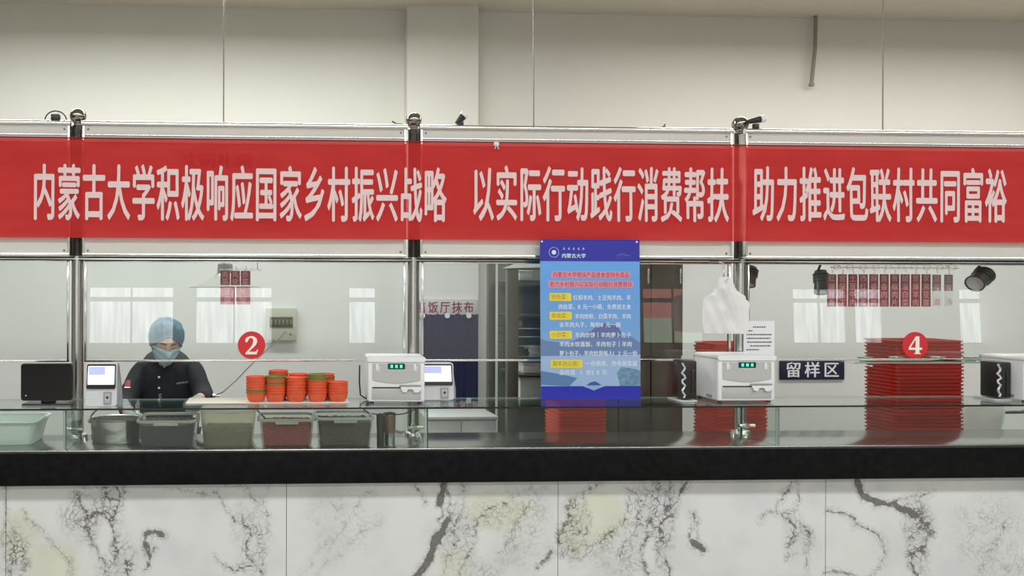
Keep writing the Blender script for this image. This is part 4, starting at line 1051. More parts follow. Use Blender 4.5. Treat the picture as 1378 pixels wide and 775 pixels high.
# steel canisters at the right of the tubs
for k, (px, w_, top, lab, mm) in enumerate(((512, 11, 557, 'narrow dark steel canister against the rightmost food tub', M_darksteel), (524, 16, 555, 'steel canister with brown band beside the rightmost food tub', M_steel))):
    c = at(px, 600, .10 + k * .07); H = az(px, top, c.y) - zCT; r = (at(px + w_ / 2, 600, c.y).x - c.x)
    t = thing('steel_canister', (c.x, c.y, zCT + .001), lab, 'canister', 'canisters beside the tubs')
    part('body', lathe(nb(), [(0, 0), (r * .9, 0), (r * .92, H * .55), (r, H * .6), (r, H * .92), (0, H * .92)], 24), mm, t, world=False)
    part('lid', lathe(nb(), [(0, H * .92), (r * 1.08, H * .92), (r * 1.06, H * .97), (r * .3, H), (0, H)], 24), M_black, t, world=False)
    if k: part('band', lathe(nb(), [(r * .94, H * .3), (r * 1.03, H * .6), (r * 1.03, H * .9), (r * .94, H * .9)], 24), mat('copper_brown', srgb(120, 96, 78), .4, .3), t, world=False)
    if k: part('side_handle', tube(nb(), [(r * .9, 0, H * .35), (r * 1.9, -.01, H * .32), (r * 2.7, -.01, H * .33)], .006, 8), M_rod, t, world=False)
# ladle leaning between tub two and three
p0, p1 = at(345, 551, .26), at(364, 571, .16)
g = nb(); tube(g, [p1, p1.lerp(p0, .5), p0], .0045, 8); sphere(g, p1 + Vector((.004, -.01, -.012)), (.022, .022, .012), 14, 8)
solo('ladle', g, M_steel, 'dark steel ladle handle leaning out of the red pepper tub', 'ladle')

# ================================================================ bowls
M_bo = mat('orange_melamine', srgb(228, 96, 60), .35, var=.08, vscale=20)
M_bg = mat('green_melamine', srgb(128, 124, 60), .35)
M_tray_w = mat('cream_board', srgb(212, 206, 192), .5)
board_z = az(400, 540.5, .16)
A, B = at(250, 545, .12), at(470, 545, .12)
solo('serving_board', box(nb(), A.x, B.x, .11, .285, zS + .0005, zS + .006, .002), M_tray_w, 'long cream board on the glass shelf under the stacked bowls', 'board')
zB0 = zS + .0065
rb, hb = .0465, .040
def bowl_mesh():
    g = nb(); lathe(g, [(0, 0), (.032, 0), (.033, .002), (.0395, .010), (.0435, .024), (.0450, hb - .001), (.0482, hb), (.0485, hb + .003), (.0455, hb + .003), (.0425, .024), (.038, .012), (.03, .006), (0, .005)], 24); return g
ORD = ['topmost', 'second from top', 'third from top', 'fourth from top', 'fifth from top', 'sixth from top', 'seventh from top', 'eighth from top', 'ninth from top', 'tenth from top'] + ['%s from top' % s for s in
       'eleventh twelfth thirteenth fourteenth fifteenth sixteenth seventeenth eighteenth nineteenth twentieth twenty-first twenty-second twenty-third twenty-fourth twenty-fifth twenty-sixth twenty-seventh twenty-eighth twenty-ninth thirtieth'.split()]
bm_o = None
stacks = [('leftmost front stack', 344.5, 507, .155, {1}), ('second front stack', 371, 506.5, .155, {4, 6}), ('third front stack', 398.5, 508, .155, set()), ('fourth front stack', 427, 504, .155, {5, 6}), ('rightmost front stack', 454.5, 514, .155, set()),
          ('left back stack', 375, 499, .248, {6}), ('middle back stack', 402, 503.5, .248, set()), ('right back stack', 437, 503.5, .248, {5})]
proto = {}
for nm, px, pt, y, gr in stacks:
    x = ax(px, y, 530); ztp_ = az(px, pt, y)
    n = max(2, round((ztp_ - zB0 - hb) / .0135) + 1)
    pitch = (ztp_ - zB0 - hb - .002) / (n - 1)
    for k in range(n):
        kind = 'g' if k in gr else 'o'
        lab = '%s plastic bowl, %s of the %s' % ('green' if kind == 'g' else 'orange', ORD[n - 1 - k], nm)
        loc = (x + random.uniform(-.0012, .0012), y, zB0 + k * pitch)
        if kind not in proto:
            o = meshobj('bowl', bowl_mesh(), M_bg if kind == 'g' else M_bo); proto[kind] = o
        else:
            o = proto[kind].copy(); COL.objects.link(o)
        o.location = loc; o.rotation_euler.z = random.random() * 6
        tag(o, lab, 'bowl', 'stacked bowls on the glass shelf')

# ================================================================ tray stacks on trolleys
M_tray = mat('red_tray', srgb(206, 62, 40), .35, var=.12, vscale=10)
M_tray2 = mat('dark_red_tray', srgb(176, 44, 30), .35, var=.12, vscale=10)
def tray_mesh(w_, d_, h_=.0188, ih=None):
    g = nb(); R = []
    for k, z in ((.962, 0), (.968, h_ * .5), (1, h_ * .55), (1, h_), (.93, h_), (.90, .003)):
        R.append([g.verts.new((x, yy, z)) for x, yy in rrect(-w_ / 2 + (1 - k) * w_ / 2, w_ / 2 - (1 - k) * w_ / 2, -d_ / 2 + (1 - k) * w_ / 2, d_ / 2 - (1 - k) * w_ / 2, .025, 3)])
    for a, b in zip(R, R[1:]):
        n = len(a)
        for q in range(n): g.faces.new((a[q], a[(q + 1) % n], b[(q + 1) % n], b[q]))
    g.faces.new(R[0][::-1]); g.faces.new(R[-1]); return g
def trolley(x, y, w_, d_, z, lab):
    t = thing('trolley', (x, y, 0), lab, 'trolley', 'steel trolleys')
    part('deck', box(nb(), x - w_ / 2, x + w_ / 2, y - d_ / 2, y + d_ / 2, z - .02, z, .004), M_steel, t)
    for sx in (-1, 1):
        for sy in (-1, 1):
            part('leg', tube(nb(), [(x + sx * (w_ / 2 - .02), y + sy * (d_ / 2 - .02), .05), (x + sx * (w_ / 2 - .02), y + sy * (d_ / 2 - .02), z - .02)], .012, 8), M_steelh, t)
            part('caster', lathe(nb(), [(0, -.012), (.025, -.012), (.025, .012), (0, .012)], 14, (x + sx * (w_ / 2 - .02), y + sy * (d_ / 2 - .02), .0255), axis='x'), M_black, t)
def traystack(pl, pc, pr, pt, y, dep, lab, which, m, mirror=False):
    """front face between columns pc..pr in plane y; pl is the far left corner"""
    xl_, xr_ = ax(pc, y, 530), ax(pr, y, 530)
    w_ = xr_ - xl_; zt_ = az((pc + pr) / 2, pt, y); z0 = .76
    x = (xl_ + xr_) / 2; yc = y + dep / 2
    trolley(x, yc, w_ + .04, dep + .04, z0, 'low steel trolley under the %s' % which)
    n = min(30, int((zt_ - z0 - .0188) / .0195) + 1); pitch = (zt_ - z0 - .0188) / (n - 1); pr_ = None
    for k in range(n):
        if pr_ is None: o = pr_ = meshobj('tray', tray_mesh(w_, dep), m)
        else: o = pr_.copy(); COL.objects.link(o)
        o.location = (x + random.uniform(-.002, .002), yc + random.uniform(-.003, .003), z0 + .0005 + k * pitch)
        o.rotation_euler = (0, 0, random.uniform(-.012, .012))
        tag(o, 'red plastic tray, %s in the %s' % (ORD[n - 1 - k], which), 'tray', 'stacked trays, ' + which)
traystack(733, 752, 818, 505, .72, .24, '', 'tray stack behind the blue poster', M_tray)
traystack(941, 962, 1036, 463, .72, .24, '', 'tray stack behind the right dispenser', M_tray)
traystack(1170, 1205, 1300, 459, .72, .25, '', 'tall tray stack under the number 4', M_tray2)
# glass ledge with green dishes behind the right pane
yl = .52
zl = az(1240, 486, yl)
A, B = ax(1140, yl), ax(1342, yl)
t = thing('glass_ledge', ((A + B) / 2, yl, zl - .008), 'narrow glass ledge behind the number 4 sticker', 'shelf')
part('glass', box(nb(), A, B, .46, .585, zl - .008, zl), M_shelf, t)
part('front_edge', box(nb(), A, B, .457, .46, zl - .008, zl), M_gedgel, t)
for x_ in (A + .01, B - .01):
    part('bracket', box(nb(), x_ - .005, x_ + .005, .357, .50, zl - .013, zl - .0085), M_white, t)
M_gd = mat('green_dish', srgb(96, 150, 112), .2); M_teal = mat('teal_block', srgb(130, 180, 178), .2)
for k, (px, lab) in enumerate(((1164, 'shallow green dish on the glass ledge, first from left'), (1206, 'shallow green dish on the glass ledge, left of the number 4'), (1262, 'shallow green dish on the glass ledge, right of the number 4'), (1306, 'shallow green dish on the glass ledge, last at right'))):
    g = nb(); lathe(g, [(0, 0), (.022, 0), (.034, .018), (.036, .020), (.033, .019), (.02, .004), (0, .004)], 24)
    o = meshobj('green_dish', g, M_gd); o.location = (ax(px, yl), yl, zl + .0005); tag(o, lab, 'dish', 'green dishes on the ledge')
A = at(1330, 480, yl)
solo('teal_case', box(nb(), A.x - .032, A.x + .032, yl - .025, yl + .025, zl + .0005, zl + .032, .004), M_teal, 'small pale teal case at the right end of the glass ledge', 'case')

# ================================================================ kitchen back
# column, rack, cabinet
yk = 1.45
M_col = mat('grey_column_steel', srgb(112, 112, 106), .4, .3, var=.1, vscale=5, stretch=(1, 1, .1))
M_cab = mat('dark_cabinet_steel', srgb(92, 84, 74), .35, .35, var=.35, vscale=10, stretch=(1, 1, .04))
zk0 = 0; zk1 = 2.3
A, B = ax(683, yk), ax(698, yk)
rx1 = ax(862, yk)
t = thing('steel_rack', ((A + rx1) / 2, yk + .25, 0), 'tall steel rack with loaded shelves behind and left of the blue poster', 'rack')
part('front_upright', box(nb(), A, B, yk, yk + .05, 0, zk1, .003), M_col, t)
part('front_upright', box(nb(), rx1 - .05, rx1, yk, yk + .05, 0, zk1, .003), M_col, t)
for x_ in (A, rx1 - .05): part('rear_upright', box(nb(), x_, x_ + .05, yk + .45, yk + .5, 0, zk1, .003), M_col, t)
part('back_panel', box(nb(), B + .001, rx1 - .051, yk + .46, yk + .47, .1, zk1), mat('rack_back', srgb(120, 128, 124), .5), t)
for py in (378, 424, 441, 452, 464, 478, 503, 547):
    z = az(712, py, yk + .1)
    part('shelf', box(nb(), B + .001, rx1 - .051, yk + .02, yk + .45, z - .006, z), M_steelh if py in (441, 452, 464, 478) else M_col, t)
part('top_panel', box(nb(), A, rx1, yk, yk + .5, zk1, zk1 + .02), M_col, t)
def onrack(name, pl, pr, pt, pyb, m, lab, cat, y=yk + .1, dep=.2, bev=.006):
    a, b = at(pl, pyb, y), at(pr, pt, y); zb = az(712, pyb, yk + .1) + .001
    t_ = thing(name, ((a.x + b.x) / 2, y + dep / 2, zb), lab, cat)
    part('shell', box(nb(), a.x, b.x, y, y + dep, zb, b.z - .012, bev), m, t_); part('lid', box(nb(), a.x - .004, b.x + .004, y - .004, y + dep + .004, b.z - .0115, b.z, .003), m, t_)
onrack('storage_box', 701, 719, 377, 424, M_milk, 'pale storage box on the upper shelf of the steel rack', 'box') if 0 else None
onrack('storage_box', 704, 732, 489, 503, M_white, 'white storage box on the middle shelf of the rack left of the poster', 'box')
onrack('storage_box', 700, 735, 508, 547, M_milk, 'larger pale box on the lowest visible rack shelf', 'box')
onrack('storage_box', 699, 716, 364, 378, M_milk, 'small pale box on the top shelf of the rack', 'box')
onrack('storage_box', 702, 728, 431, 441, M_darksteel, 'dark tray box on the rack under the green-grey panel', 'box')
# white kettle-like tap vessel beside the poster
p = at(728, 478, yk + .1); zb = az(712, 478, yk + .1) + .001
t = thing('white_jug', (p.x, yk + .2, zb), 'small white jug with spout on the rack beside the blue poster', 'jug')
part('body', lathe(nb(), [(0, 0), (.04, 0), (.048, .02), (.04, .05), (.02, .06), (0, .062)], 20), M_white, t, world=False)
part('spout', tube(nb(), [(-.035, 0, .03), (-.065, 0, .045), (-.075, 0, .035)], .009, 8), M_white, t, world=False)
# tall dark cabinet right of the poster
yc = 1.0
A, B = ax(858, yc), ax(919, yc); zt = az(890, 340, yc)
t = thing('tall_cabinet', ((A + B) / 2, yc + .25, 0), 'tall dark steel cabinet with vertical door seams right of the blue poster', 'cabinet')
AL = A - .30
part('body', box(nb(), AL, B, yc + .012, yc + .42, .05, zt, .004), M_cab, t)
for k in range(3):
    w_ = (B - AL) / 3
    d_ = part('door', box(nb(), AL + w_ * k + .003, AL + w_ * (k + 1) - .003, yc - .006, yc + .011, az(890, 484, yc) + .02, zt - .02, .003), M_cab, t)
    part('handle', box(nb(), AL + w_ * (k + 1) - .028, AL + w_ * (k + 1) - .018, yc - .02, yc - .006, az(890, 382, yc), az(890, 362, yc), .002), M_steelh, d_)
    part('lower_door', box(nb(), AL + w_ * k + .003, AL + w_ * (k + 1) - .003, yc - .006, yc + .011, .12, az(890, 484, yc), .003), M_cab, t)
part('plinth', box(nb(), AL + .02, B - .02, yc + .03, yc + .40, 0, .05), M_black, t)
# rag board with navy cloth
yw = 2.552
A, B = at(562, 424, yw), at(642, 403, yw)
t = thing('rag_sign', ((A.x + B.x) / 2, yw, A.z), 'pale strip sign with maroon Chinese characters above the navy cloth', 'sign')
part('board', box(nb(), A.x, B.x, yw - .012, yw + .011, A.z, B.z, .002), mat('pale_lilac_board', srgb(196, 194, 200), .6), t)
g = nb(); x1_ = at(638, 410, yw).x; x0_ = at(562 - 2, 410, yw).x
text(g, '售饭厅抹布', x0_, az(600, 421.5, yw), (az(600, 406, yw) - az(600, 421.5, yw)), (x1_ - x0_) / 4.9, yw - .0125, bold=.02, wid=.82)
part('characters', g, M_redtext, t, smooth=False)
A, B = at(567, 559, yw), at(643, 423, yw)
t = thing('navy_curtain', ((A.x + B.x) / 2, yw, A.z), 'navy cloth hanging from three white hooks on the back wall', 'cloth')
g = nb(); nx = 40; V = []
for j in range(21):
    V.append([g.verts.new((A.x + (B.x - A.x) * i / nx, yw - .012 - .006 * math.sin(i * .55) * (.4 + j / 30) - .003 * math.sin(i * 1.3 + j * .1), B.z + (A.z - B.z) * j / 20 + .004 * math.sin(i * .8))) for i in range(nx + 1)])
for j in range(20):
    for i in range(nx): g.faces.new((V[j][i], V[j + 1][i], V[j + 1][i + 1], V[j][i + 1]))
part('cloth', g, M_navy, t)
for px in (568, 601, 630):
    c = at(px, 425, yw); g = nb(); prism(g, rrect(c.x - .018, c.x + .018, c.z - .02, c.z + .022, .016, 6), yw - .028, yw - .016); part('hook', g, M_white, t)
# white low cabinet under it
A, B = at(574, 561, 1.6), at(668, 561, 1.6)
t = thing('low_cabinet', ((A.x + B.x) / 2, 1.8, 0), 'low pale cabinet standing below the navy cloth', 'cabinet')
part('body', box(nb(), A.x, B.x, 1.612, 2.0, .05, A.z - .02), M_milk, t)
part('worktop', box(nb(), A.x - .01, B.x + .01, 1.59, 2.01, A.z - .02, A.z, .003), M_white, t)
for k in range(2):
    w_ = (B.x - A.x) / 2; part('door', box(nb(), A.x + w_ * k + .004, A.x + w_ * (k + 1) - .004, 1.602, 1.611, .08, A.z - .03, .002), M_white, t)
part('plinth', box(nb(), A.x + .02, B.x - .02, 1.63, 1.98, 0, .05), M_black, t)
# cable heap on terminals
g = nb(); base = at(582, 556, .24)
pts = [(base.x + .045 * math.cos(k * .9) + .0015 * k, .23 + .02 * math.sin(k * 1.3), zS0 - .018 + .008 * math.sin(k * .7)) for k in range(34)]
tube(g, pts, .0025, 6)
solo('cable_coil', g, mat('pale_cable', srgb(176, 180, 178), .5), 'tangled pale cable under the glass shelf below the lit terminal', 'cable')
# electric box and thin cable
A, B = at(358, 458, 2.7), at(399, 415, 2.7)
t = thing('control_box', ((A.x + B.x) / 2, 2.66, A.z), 'grey wall control box with a dark window, right of the number 2', 'box')
part('casing', box(nb(), A.x, B.x, 2.635, 2.6955, A.z, B.z, .006), mat('box_grey', srgb(176, 178, 162), .5), t)
a, b = at(363, 441, 2.63), at(394, 427, 2.63)
w = part('display_window', box(nb(), a.x, b.x, 2.628, 2.636, a.z, b.z, .001), mat('window_smoke', srgb(66, 64, 48), .25), t)
for k in range(6):
    xx = a.x + (b.x - a.x) * (k + .5) / 6; part('breaker', box(nb(), xx - .008, xx + .008, 2.623, 2.628, a.z + .02, b.z - .02, .001), mat('breaker_grey', srgb(104, 102, 84), .4), w)
c = at(391, 450, 2.63); part('lock', lathe(nb(), [(0, -.008), (.007, -.006), (.008, 0)], 12, (c.x, 2.635, c.z), axis='y'), M_rod, t)
a, b, c_ = at(384, 443, 2.6), at(345, 484, 1.6), at(288, 533, .62)
g = nb(); tube(g, [at(384, 446, 2.628), at(376, 456, 2.3), b, at(318, 512, 1.0), at(300, 528, .7), c_], .0035, 8)
solo('sensor_cable', g, mat('grey_cable', srgb(110, 100, 92), .6), 'thin grey cable running from the wall control box down to the counter', 'cable')
g = nb(); sphere(g, c_, (.016, .016, .012), 16, 10); tube(g, [c_ + Vector((-.03, 0, -.004)), c_ + Vector((.03, 0, .0))], .006, 8)
sk = solo('valve_knob', g, M_steelh, 'small steel knob at the lower end of the thin grey cable', 'knob')
# navy sample area sign
A, B = at(1050, 511.5, 2.68), at(1136.5, 484.5, 2.68)
t = thing('area_sign', ((A.x + B.x) / 2, 2.685, A.z), 'navy wall sign with three white Chinese characters, right of the right dispenser', 'sign')
part('board', box(nb(), A.x, B.x, 2.68, 2.695, A.z, B.z, .002), M_navysign, t)
g = nb(); H = B.z - A.z; pt_ = (B.x - A.x) * .295
text(g, '留样区', A.x + (B.x - A.x) * .085, A.z + H * .13, H * .76, pt_, 2.6785, bold=.02, wid=.80); part('characters', g, M_whitetext, t, smooth=False)
# steel table at the right
A = at(1312, 552, 1.0); B = at(1460, 552, 1.0)
t = thing('steel_table', ((A.x + B.x) / 2, 1.3, 0), 'grey steel table behind the counter at the right edge', 'table')
part('top', box(nb(), A.x, B.x, 1.0, 1.6, A.z - .025, A.z, .004), M_steel, t)
for x_ in (A.x + .05, B.x - .05):
    for y_ in (1.05, 1.55): part('leg', tube(nb(), [(x_, y_, 0), (x_, y_, A.z - .025)], .018, 10), M_steelh, t)
part('undershelf', box(nb(), A.x + .03, B.x - .03, 1.03, 1.57, .3, .32), M_steel, t)
p = at(1318, 585, .8)
t = thing('slanted_board', (p.x, .85, 0), 'pale board leaning against the steel table beside the tall tray stack', 'board')
a, b = at(1306, 590, .8), at(1313, 550, .9)
g = nb(); box(g, -.006, .006, 0, .3, 0, .96, .002)
for q in g.verts: q.co = Vector((a.x + q.co.x - .02 + (b.x - a.x) * q.co.z / .9, .7 + q.co.y, q.co.z))
part('panel', g, M_milk, t)
# kitchen wall trims
for px, nm in ((660, 1),):
    x = ax(px, 2.69); struct('trim_%d' % nm, box(nb(), x - .006, x + .006, 2.685, 2.6955, 0, 2.29), M_wall)

# ================================================================ the person behind the counter
def skin_mesh(verts, edges, rad, sub=2, root=0):
    me = bpy.data.meshes.new('t'); me.from_pydata([tuple(p) for p in verts], edges, []); o = bpy.data.objects.new('t', me); COL.objects.link(o)
    o.modifiers.new('s', 'SKIN'); 
    for i, d in enumerate(me.skin_vertices[0].data):
        r = rad[i]; d.radius = (r, r) if not hasattr(r, '__len__') else r
        d.use_root = (i == root)
    m = o.modifiers.new('u', 'SUBSURF'); m.levels = sub; m.render_levels = sub
    dg = bpy.context.evaluated_depsgraph_get(); dg.update()
    r = bpy.data.meshes.new_from_object(o.evaluated_get(dg))
    bpy.data.objects.remove(o); return r
def remesh(bm, vox, smooth=4):
    me = bpy.data.meshes.new('t'); bm.to_mesh(me); bm.free(); o = bpy.data.objects.new('t', me); COL.objects.link(o)
    m = o.modifiers.new('r', 'REMESH'); m.mode = 'VOXEL'; m.voxel_size = vox
    if smooth: s = o.modifiers.new('sm', 'SMOOTH'); s.iterations = smooth; s.factor = .5
    dg = bpy.context.evaluated_depsgraph_get(); dg.update()
    r = bpy.data.meshes.new_from_object(o.evaluated_get(dg)); bpy.data.objects.remove(o)
    b = nb(); b.from_mesh(r); return b
def addmesh(bm, me, mtx=None):
    t = nb(); t.from_mesh(me)
    if mtx: t.transform(mtx)
    t.to_mesh(me); t.free(); bm.from_mesh(me)
M_skin = mat('skin', srgb(196, 160, 140), .55, var=.06, vscale=20)
M_jack = mat('navy_jacket', srgb(26, 27, 36), .85, var=.25, vscale=12, bump=.25, bscale=14)
M_cap = mat('blue_cap_fabric', srgb(74, 116, 138), .7, var=.2, vscale=22, bump=.5, bscale=40)
M_mask = mat('mask_fabric', srgb(160, 188, 198), .8, var=.05, vscale=20)
M_glove = mat('grey_glove', srgb(138, 146, 142), .4, var=.15, vscale=30)
M_hair = mat('dark_hair', (0.015, 0.013, 0.012, 1), .5)
HC = at(223.5, 460, .64)
HM = Matrix.Translation(HC) @ Matrix.Rotation(math.radians(14), 4, 'Z') @ Matrix.Rotation(math.radians(20), 4, 'X') @ Matrix.Rotation(math.radians(4), 4, 'Y')
def gs(x, s): return math.exp(-(x / s) ** 2)
def fdir(a, e, k=1.0, off=0.0):
    """head surface point for azimuth a (0 = face front, -Y) and elevation e, degrees"""
    ar, er = math.radians(a), math.radians(e)
    d = Vector((math.sin(ar) * math.cos(er), -math.cos(ar) * math.cos(er), math.sin(er)))
    sx, sy, sz = .074, .096, .115
    if d.z < 0:
        t = -d.z; sx *= 1 - .26 * t; sy *= 1 - .12 * t * (1 if d.y < 0 else 2.2); sz *= 1.04
    p = Vector((d.x * sx, d.y * sy, d.z * sz))
    fr = gs(a, 26)
    o = .004 * gs(a, 50) * gs(e + 28, 20)                    # cheeks / muzzle
    o += .018 * gs(a, 8) * gs(e + 12, 9) + .007 * gs(a, 7) * gs(e - 2, 9)    # nose
    o -= .008 * (gs(a - 22, 11) + gs(a + 22, 11)) * gs(e - 3, 8)              # eye sockets
    o += .004 * (gs(a - 20, 14) + gs(a + 20, 14)) * gs(e - 15, 6)              # brow
    o += .006 * gs(a, 14) * gs(e + 62, 10)                                        # chin
    o += .0035 * gs(a, 13) * (gs(e + 31, 4) + gs(e + 39, 4))                     # lips
    return (p + d * (o + off)) * k
def patch(A, E, fn):
    g = nb(); V = [[g.verts.new(fn(a, e, i / (len(A) - 1), j / (len(E) - 1))) for i, a in enumerate(A)] for j, e in enumerate(E)]
    for j in range(len(E) - 1):
        for i in range(len(A) - 1): g.faces.new((V[j][i], V[j][i + 1], V[j + 1][i + 1], V[j + 1][i]))
    return g
lin = lambda a, b, n: [a + (b - a) * k / n for k in range(n + 1)]
head = nb(); na, ne = 56, 36
R = []
for j in range(1, ne):
    e = -90 + 180 * j / ne; R.append([head.verts.new(fdir(-180 + 360 * i / na, e)) for i in range(na)])
bot, top = head.verts.new(fdir(0, -90)), head.verts.new(fdir(0, 90))
for a, b in zip(R, R[1:]):
    for i in range(na): head.faces.new((a[i], a[(i + 1) % na], b[(i + 1) % na], b[i]))
for i in range(na):
    head.faces.new((bot, R[0][(i + 1) % na], R[0][i])); head.faces.new((top, R[-1][i], R[-1][(i + 1) % na]))
for s in (-1, 1): sphere(head, (s * .077, .008, -.004), (.010, .02, .031), 12, 10)
head.transform(HM)
NB = at(222, 488, .76)
SL, SR = at(187, 501, .79), at(261, 499, .79)
EL, ER = at(168.5, 541, .66), at(275, 534, .68)
WL, WR = at(172, 557, .44), at(268, 536.5, .46)
HL, HR = at(183, 564, .345), at(262, 541, .345)
CH = at(224, 520, .83); WA = Vector((CH.x, .90, .97)); PE = Vector((CH.x, .94, .80))
hipL, hipR = PE + Vector((-.09, .0, -.03)), PE + Vector((.09, .0, -.03))
knL, knR = hipL + Vector((-.01, -.02, -.36)), hipR + Vector((.01, -.02, -.36))
anL, anR = Vector((knL.x, .95, .08)), Vector((knR.x, .95, .08))
toL, toR = anL + Vector((-.01, -.14, -.045)), anR + Vector((.01, -.14, -.045))
V = [PE, WA, CH, NB, HC + Vector((0, .03, -.06)), SL, EL, WL, SR, ER, WR, hipL, knL, anL, toL, hipR, knR, anR, toR]
Ed = [(0, 1), (1, 2), (2, 3), (3, 4), (2, 5), (5, 6), (6, 7), (2, 8), (8, 9), (9, 10), (0, 11), (11, 12), (12, 13), (13, 14), (0, 15), (15, 16), (16, 17), (17, 18)]
rad = [(.095, .08), (.085, .075), (.09, .07), .045, .045, .05, .038, .026, .05, .038, .026, .08, .055, .037, .03, .08, .055, .037, .03]
body = nb(); addmesh(body, skin_mesh(V, Ed, rad))
body.from_mesh((lambda m: (head.to_mesh(m), m)[1])(bpy.data.meshes.new('t')))
def hand(wrist, palm, spread_axis, down, sgn):
    """palm from the wrist with four unequal bent fingers and a thumb"""
    f = (palm - wrist).normalized(); s = (spread_axis - f * spread_axis.dot(f)).normalized(); dn = down
    base = palm
    v_ = [wrist, wrist.lerp(palm, .5), palm]; e_ = [(0, 1), (1, 2)]; r_ = [.024, (.030, .020), (.034, .017)]
    bs = skin_mesh(v_, e_, r_)
    out = nb(); addmesh(out, bs)
    for k, (o, L) in enumerate(((-.027, .062), (-.009, .070), (.009, .066), (.026, .052))):
        b0 = base + s * o; p = [b0 - f * .01, b0 + f * L * .35 + dn * L * .08, b0 + f * L * .62 + dn * L * .38, b0 + f * L * .72 + dn * L * .75]
        addmesh(out, skin_mesh(p, [(0, 1), (1, 2), (2, 3)], [.0095, .009, .008, .0065]))
    tb = wrist.lerp(palm, .35) + s * sgn * .02
    addmesh(out, skin_mesh([tb, tb + s * sgn * .026 + f * .012 + dn * .01, tb + s * sgn * .036 + f * .036 + dn * .022, tb + s * sgn * .03 + f * .055 + dn * .034], [(0, 1), (1, 2), (2, 3)], [.014, .012, .010, .008]))
    return out
h1 = hand(WL, HL, Vector((1, 0, .1)), Vector((0, 0, -1)), 1)
h2 = hand(WR, HR, Vector((1, 0, 0)), Vector((0, 0, -1)), -1)
def tmp(b): m = bpy.data.meshes.new('t'); b.to_mesh(m); return m
body.from_mesh(tmp(h1)); body.from_mesh(tmp(h2))
person = thing('person', (PE.x, PE.y, 0), 'person in dark navy jacket, blue hair cap and face mask serving behind the food tubs', 'person')
part('body', remesh(body, .0045, 3), M_skin, person, ang=180)
# gloves: slightly larger shells over the hands
for hnd, lab in ((h1, None), (h2, None)):
    for f in hnd.verts: pass
    bmesh.ops.recalc_face_normals(hnd, faces=hnd.faces); hnd.normal_update()
    for q in hnd.verts: q.co += q.normal * .0028
    part('glove', remesh(hnd, .004, 2), M_glove, person, ang=180)
# cap
def capf(a, e, u, v_):
    n = noise.noise(Vector((a * .05, e * .08, 2))) * .006 + noise.noise(Vector((a * .12, e * .15, 5))) * .003
    puff = .017 * math.sin(PI * min(1, v_ * 1.15)) + (.010 if v_ > .9 else 0)
    if v_ < .06: puff = .003
    return fdir(a, e, 1.0, .006 + puff + n * min(1, v_ * 4))
g = nb(); A = lin(-180, 180, 64)[:-1]; RR = []
for j in range(25):
    v_ = j / 24; row = []
    for a in A:
        e0 = 31 - 50 * (1 - gs(a, 66)) ; e = e0 + (90 - e0) * v_
        row.append(g.verts.new(capf(a, min(e, 89.9), 0, v_)))
    RR.append(row)
for a, b in zip(RR, RR[1:]):
    for i in range(len(A)): g.faces.new((a[i], a[(i + 1) % len(A)], b[(i + 1) % len(A)], b[i]))
g.faces.new(RR[-1]); g.transform(HM); part('hair_cap', g, M_cap, person, ang=180)
g = nb(); pts = []
for i in range(49):
    a = -180 + 360 * i / 48; pts.append(HM @ fdir(a, 31 - 50 * (1 - gs(a, 66)), 1, .008))
tube(g, pts, .0045, 8, cap=False); part('cap_elastic', g, mat('cap_elastic', srgb(70, 116, 140), .7), person)
# hair at the temples and nape
g = patch(lin(60, 300, 40), lin(-34, 0, 8), lambda a, e, u, v_: fdir(a, e, 1, .004 + .002 * math.sin(a * 1.3))); g.transform(HM); part('hair', g, M_hair, person, ang=180)
# mask with pleats and ear loops
def maskf(a, e, u, v_):
    pl = .0022 * math.sin(v_ * PI * 7); bulge = .010 * gs(a, 40) * math.sin(PI * v_) + .012 * gs(a, 12) * gs(e + 10, 10)
    return fdir(a, e, 1, .0055 + pl + bulge + .006 * gs(a, 16))
g = patch(lin(-66, 66, 34), lin(-70, -1, 30), lambda a, e, u, v_: maskf(a, e * (1 - .25 * (abs(a) / 66) ** 2), u, v_)); g.transform(HM); part('face_mask', g, M_mask, person, ang=180)
for s in (-1, 1):
    for e0, e1 in ((-9, 4), (-50, -12)):
        g = nb(); tube(g, [HM @ fdir(s * a, e0 + (e1 - e0) * (a - 64) / 26, 1, .007) for a in (64, 73, 82, 90)], .0015, 6); part('ear_loop', g, M_mask, person)
# eyes looking down, brows
for s in (-1, 1):
    g = nb(); tube(g, [HM @ fdir(s * a, 11 + 1.6 * math.sin((a - 10) / 24 * PI), 1, .0018) for a in (9, 14, 20, 26, 32, 36)], .0026, 6, .0014); part('eyebrow', g, M_hair, person)
    g = nb(); tube(g, [HM @ fdir(s * a, .5 - 1.6 * math.sin((a - 12) / 20 * PI), 1, .001) for a in (12, 16, 20, 24, 28, 32)], .0018, 6, .001); part('eyelashes', g, M_hair, person)
    g = nb(); sphere(g, HM @ fdir(s * 22, .5, 1, -.0075), .0105, 16, 10); part('eyelid', g, M_skin, person)
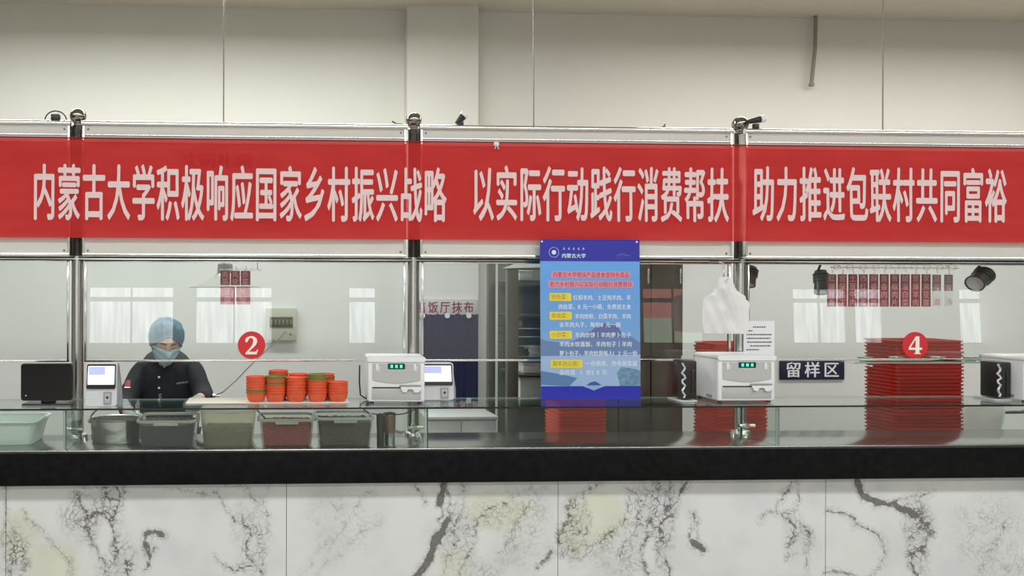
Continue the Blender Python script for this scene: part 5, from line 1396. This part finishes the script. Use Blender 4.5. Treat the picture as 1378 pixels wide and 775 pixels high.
# jacket
jr = [(.150, .125), (.140, .115), (.150, .118), (.060, .055), .066, .054, .042, .066, .054, .042]
JV = [PE + Vector((0, 0, .05)), WA, CH, NB + Vector((0, .01, -.012)), SL, EL, EL.lerp(WL, .9), SR, ER, ER.lerp(WR, .9)]
JE = [(0, 1), (1, 2), (2, 3), (2, 4), (4, 5), (5, 6), (2, 7), (7, 8), (8, 9)]
jb = nb(); addmesh(jb, skin_mesh(JV, JE, jr))
sphere(jb, CH + Vector((0, -.01, .015)), (.165, .125, .20), 28, 18); sphere(jb, WA + Vector((0, -.02, .0)), (.15, .13, .2), 28, 18)
jb = remesh(jb, .0075, 5)
for q in jb.verts:
    q.co += q.normal * (.006 * noise.noise(q.co * 9) + .0025 * noise.noise(q.co * 24))
part('jacket', jb, M_jack, person, ang=180)
# collar
g = nb(); pts = [NB + Vector((.062 * math.sin(a), .05 * -math.cos(a) + .01, -.012 + .016 * (-math.cos(a)) * -1)) for a in lin(math.radians(25), math.radians(335), 24)]
tube(g, pts, .014, 8); part('collar', g, mat('collar_navy', srgb(34, 36, 46), .85), person)
# trousers and shoes (behind the counter)
g = nb(); addmesh(g, skin_mesh([PE + Vector((0, 0, .02)), hipL, knL, anL + Vector((0, 0, .03)), hipR, knR, anR + Vector((0, 0, .03))], [(0, 1), (1, 2), (2, 3), (0, 4), (4, 5), (5, 6)], [(.14, .11), .095, .075, .065, .095, .075, .065]))
part('trousers', g, M_jack, person, ang=180)
for an, to in ((anL, toL), (anR, toR)):
    g = nb(); m_ = skin_mesh([an + Vector((0, .04, -.03)), an.lerp(to, .5) + Vector((0, 0, -.01)), to], [(0, 1), (1, 2)], [(.045, .045), .045, .036]); addmesh(g, m_)
    for q in g.verts: q.co.z = max(q.co.z, .002)
    part('shoe', g, M_black, person, ang=180)
# front of the jacket: find the surface by ray casting
from mathutils.bvhtree import BVHTree
jo = [c for c in person.children if c.name.startswith('jacket')][0]
bmj = nb(); bmj.from_mesh(jo.data); bmesh.ops.translate(bmj, verts=bmj.verts, vec=person.location); T = BVHTree.FromBMesh(bmj)
def onj(px, py):
    d = (at(px, py, 1) - CP).normalized(); h = T.ray_cast(CP, d)
    return h[0] if h[0] else at(px, py, .66)
for py in (508, 522.5):
    p = onj(214, py); part('button', sphere(nb(), p + Vector((0, -.002, 0)), (.006, .003, .006), 12, 8), M_white, person, label='small white button')
g = nb()
for py in range(531, 548, 2):
    p = onj(214.5 + (py % 4) * .5, py); box(g, p.x - .007, p.x + .006, p.y - .003, p.y, p.z - .0015, p.z + .002)
g_ = part('placket_print', g, mat('placket_grey', srgb(150, 156, 160), .6), person); g_['kind'] = 'stuff'
g = nb()
for k in range(9):
    px = 238 + k * 1.8; p = onj(px, 516.5 - k * .25); box(g, p.x - .0025, p.x + .0025, p.y - .003, p.y, p.z - .003 - .002 * (k % 2), p.z + .003 + .002 * (k % 3))
g_ = part('chest_mark', g, mat('chest_mark_grey', srgb(130, 138, 150), .6), person, label='small pale chest marking'); g_['kind'] = 'stuff'
def sleeve_patch(x0_, x1_, y0_, y1_, m, nm, label=None):
    g = nb(); n = 6; V = [[g.verts.new(onj(x0_ + (x1_ - x0_) * i / n, y0_ + (y1_ - y0_) * j / n) + Vector((0, -.003, 0))) for i in range(n + 1)] for j in range(n + 1)]
    for j in range(n):
        for i in range(n): g.faces.new((V[j][i], V[j + 1][i], V[j + 1][i + 1], V[j][i + 1]))
    part(nm, g, m, person, label=label, ang=180)
sleeve_patch(168, 175.5, 511.5, 520, mat('badge_red', srgb(150, 50, 60), .6), 'sleeve_badge', 'small red sleeve badge')
sleeve_patch(167.5, 175.5, 520.7, 522.2, M_white, 'badge_strip')
for py in (538.5, 542, 546):
    sleeve_patch(164.5, 176, py, py + 1.3, mat('cuff_pale', srgb(170, 178, 180), .6), 'cuff_stripe', 'pale cuff stripe')
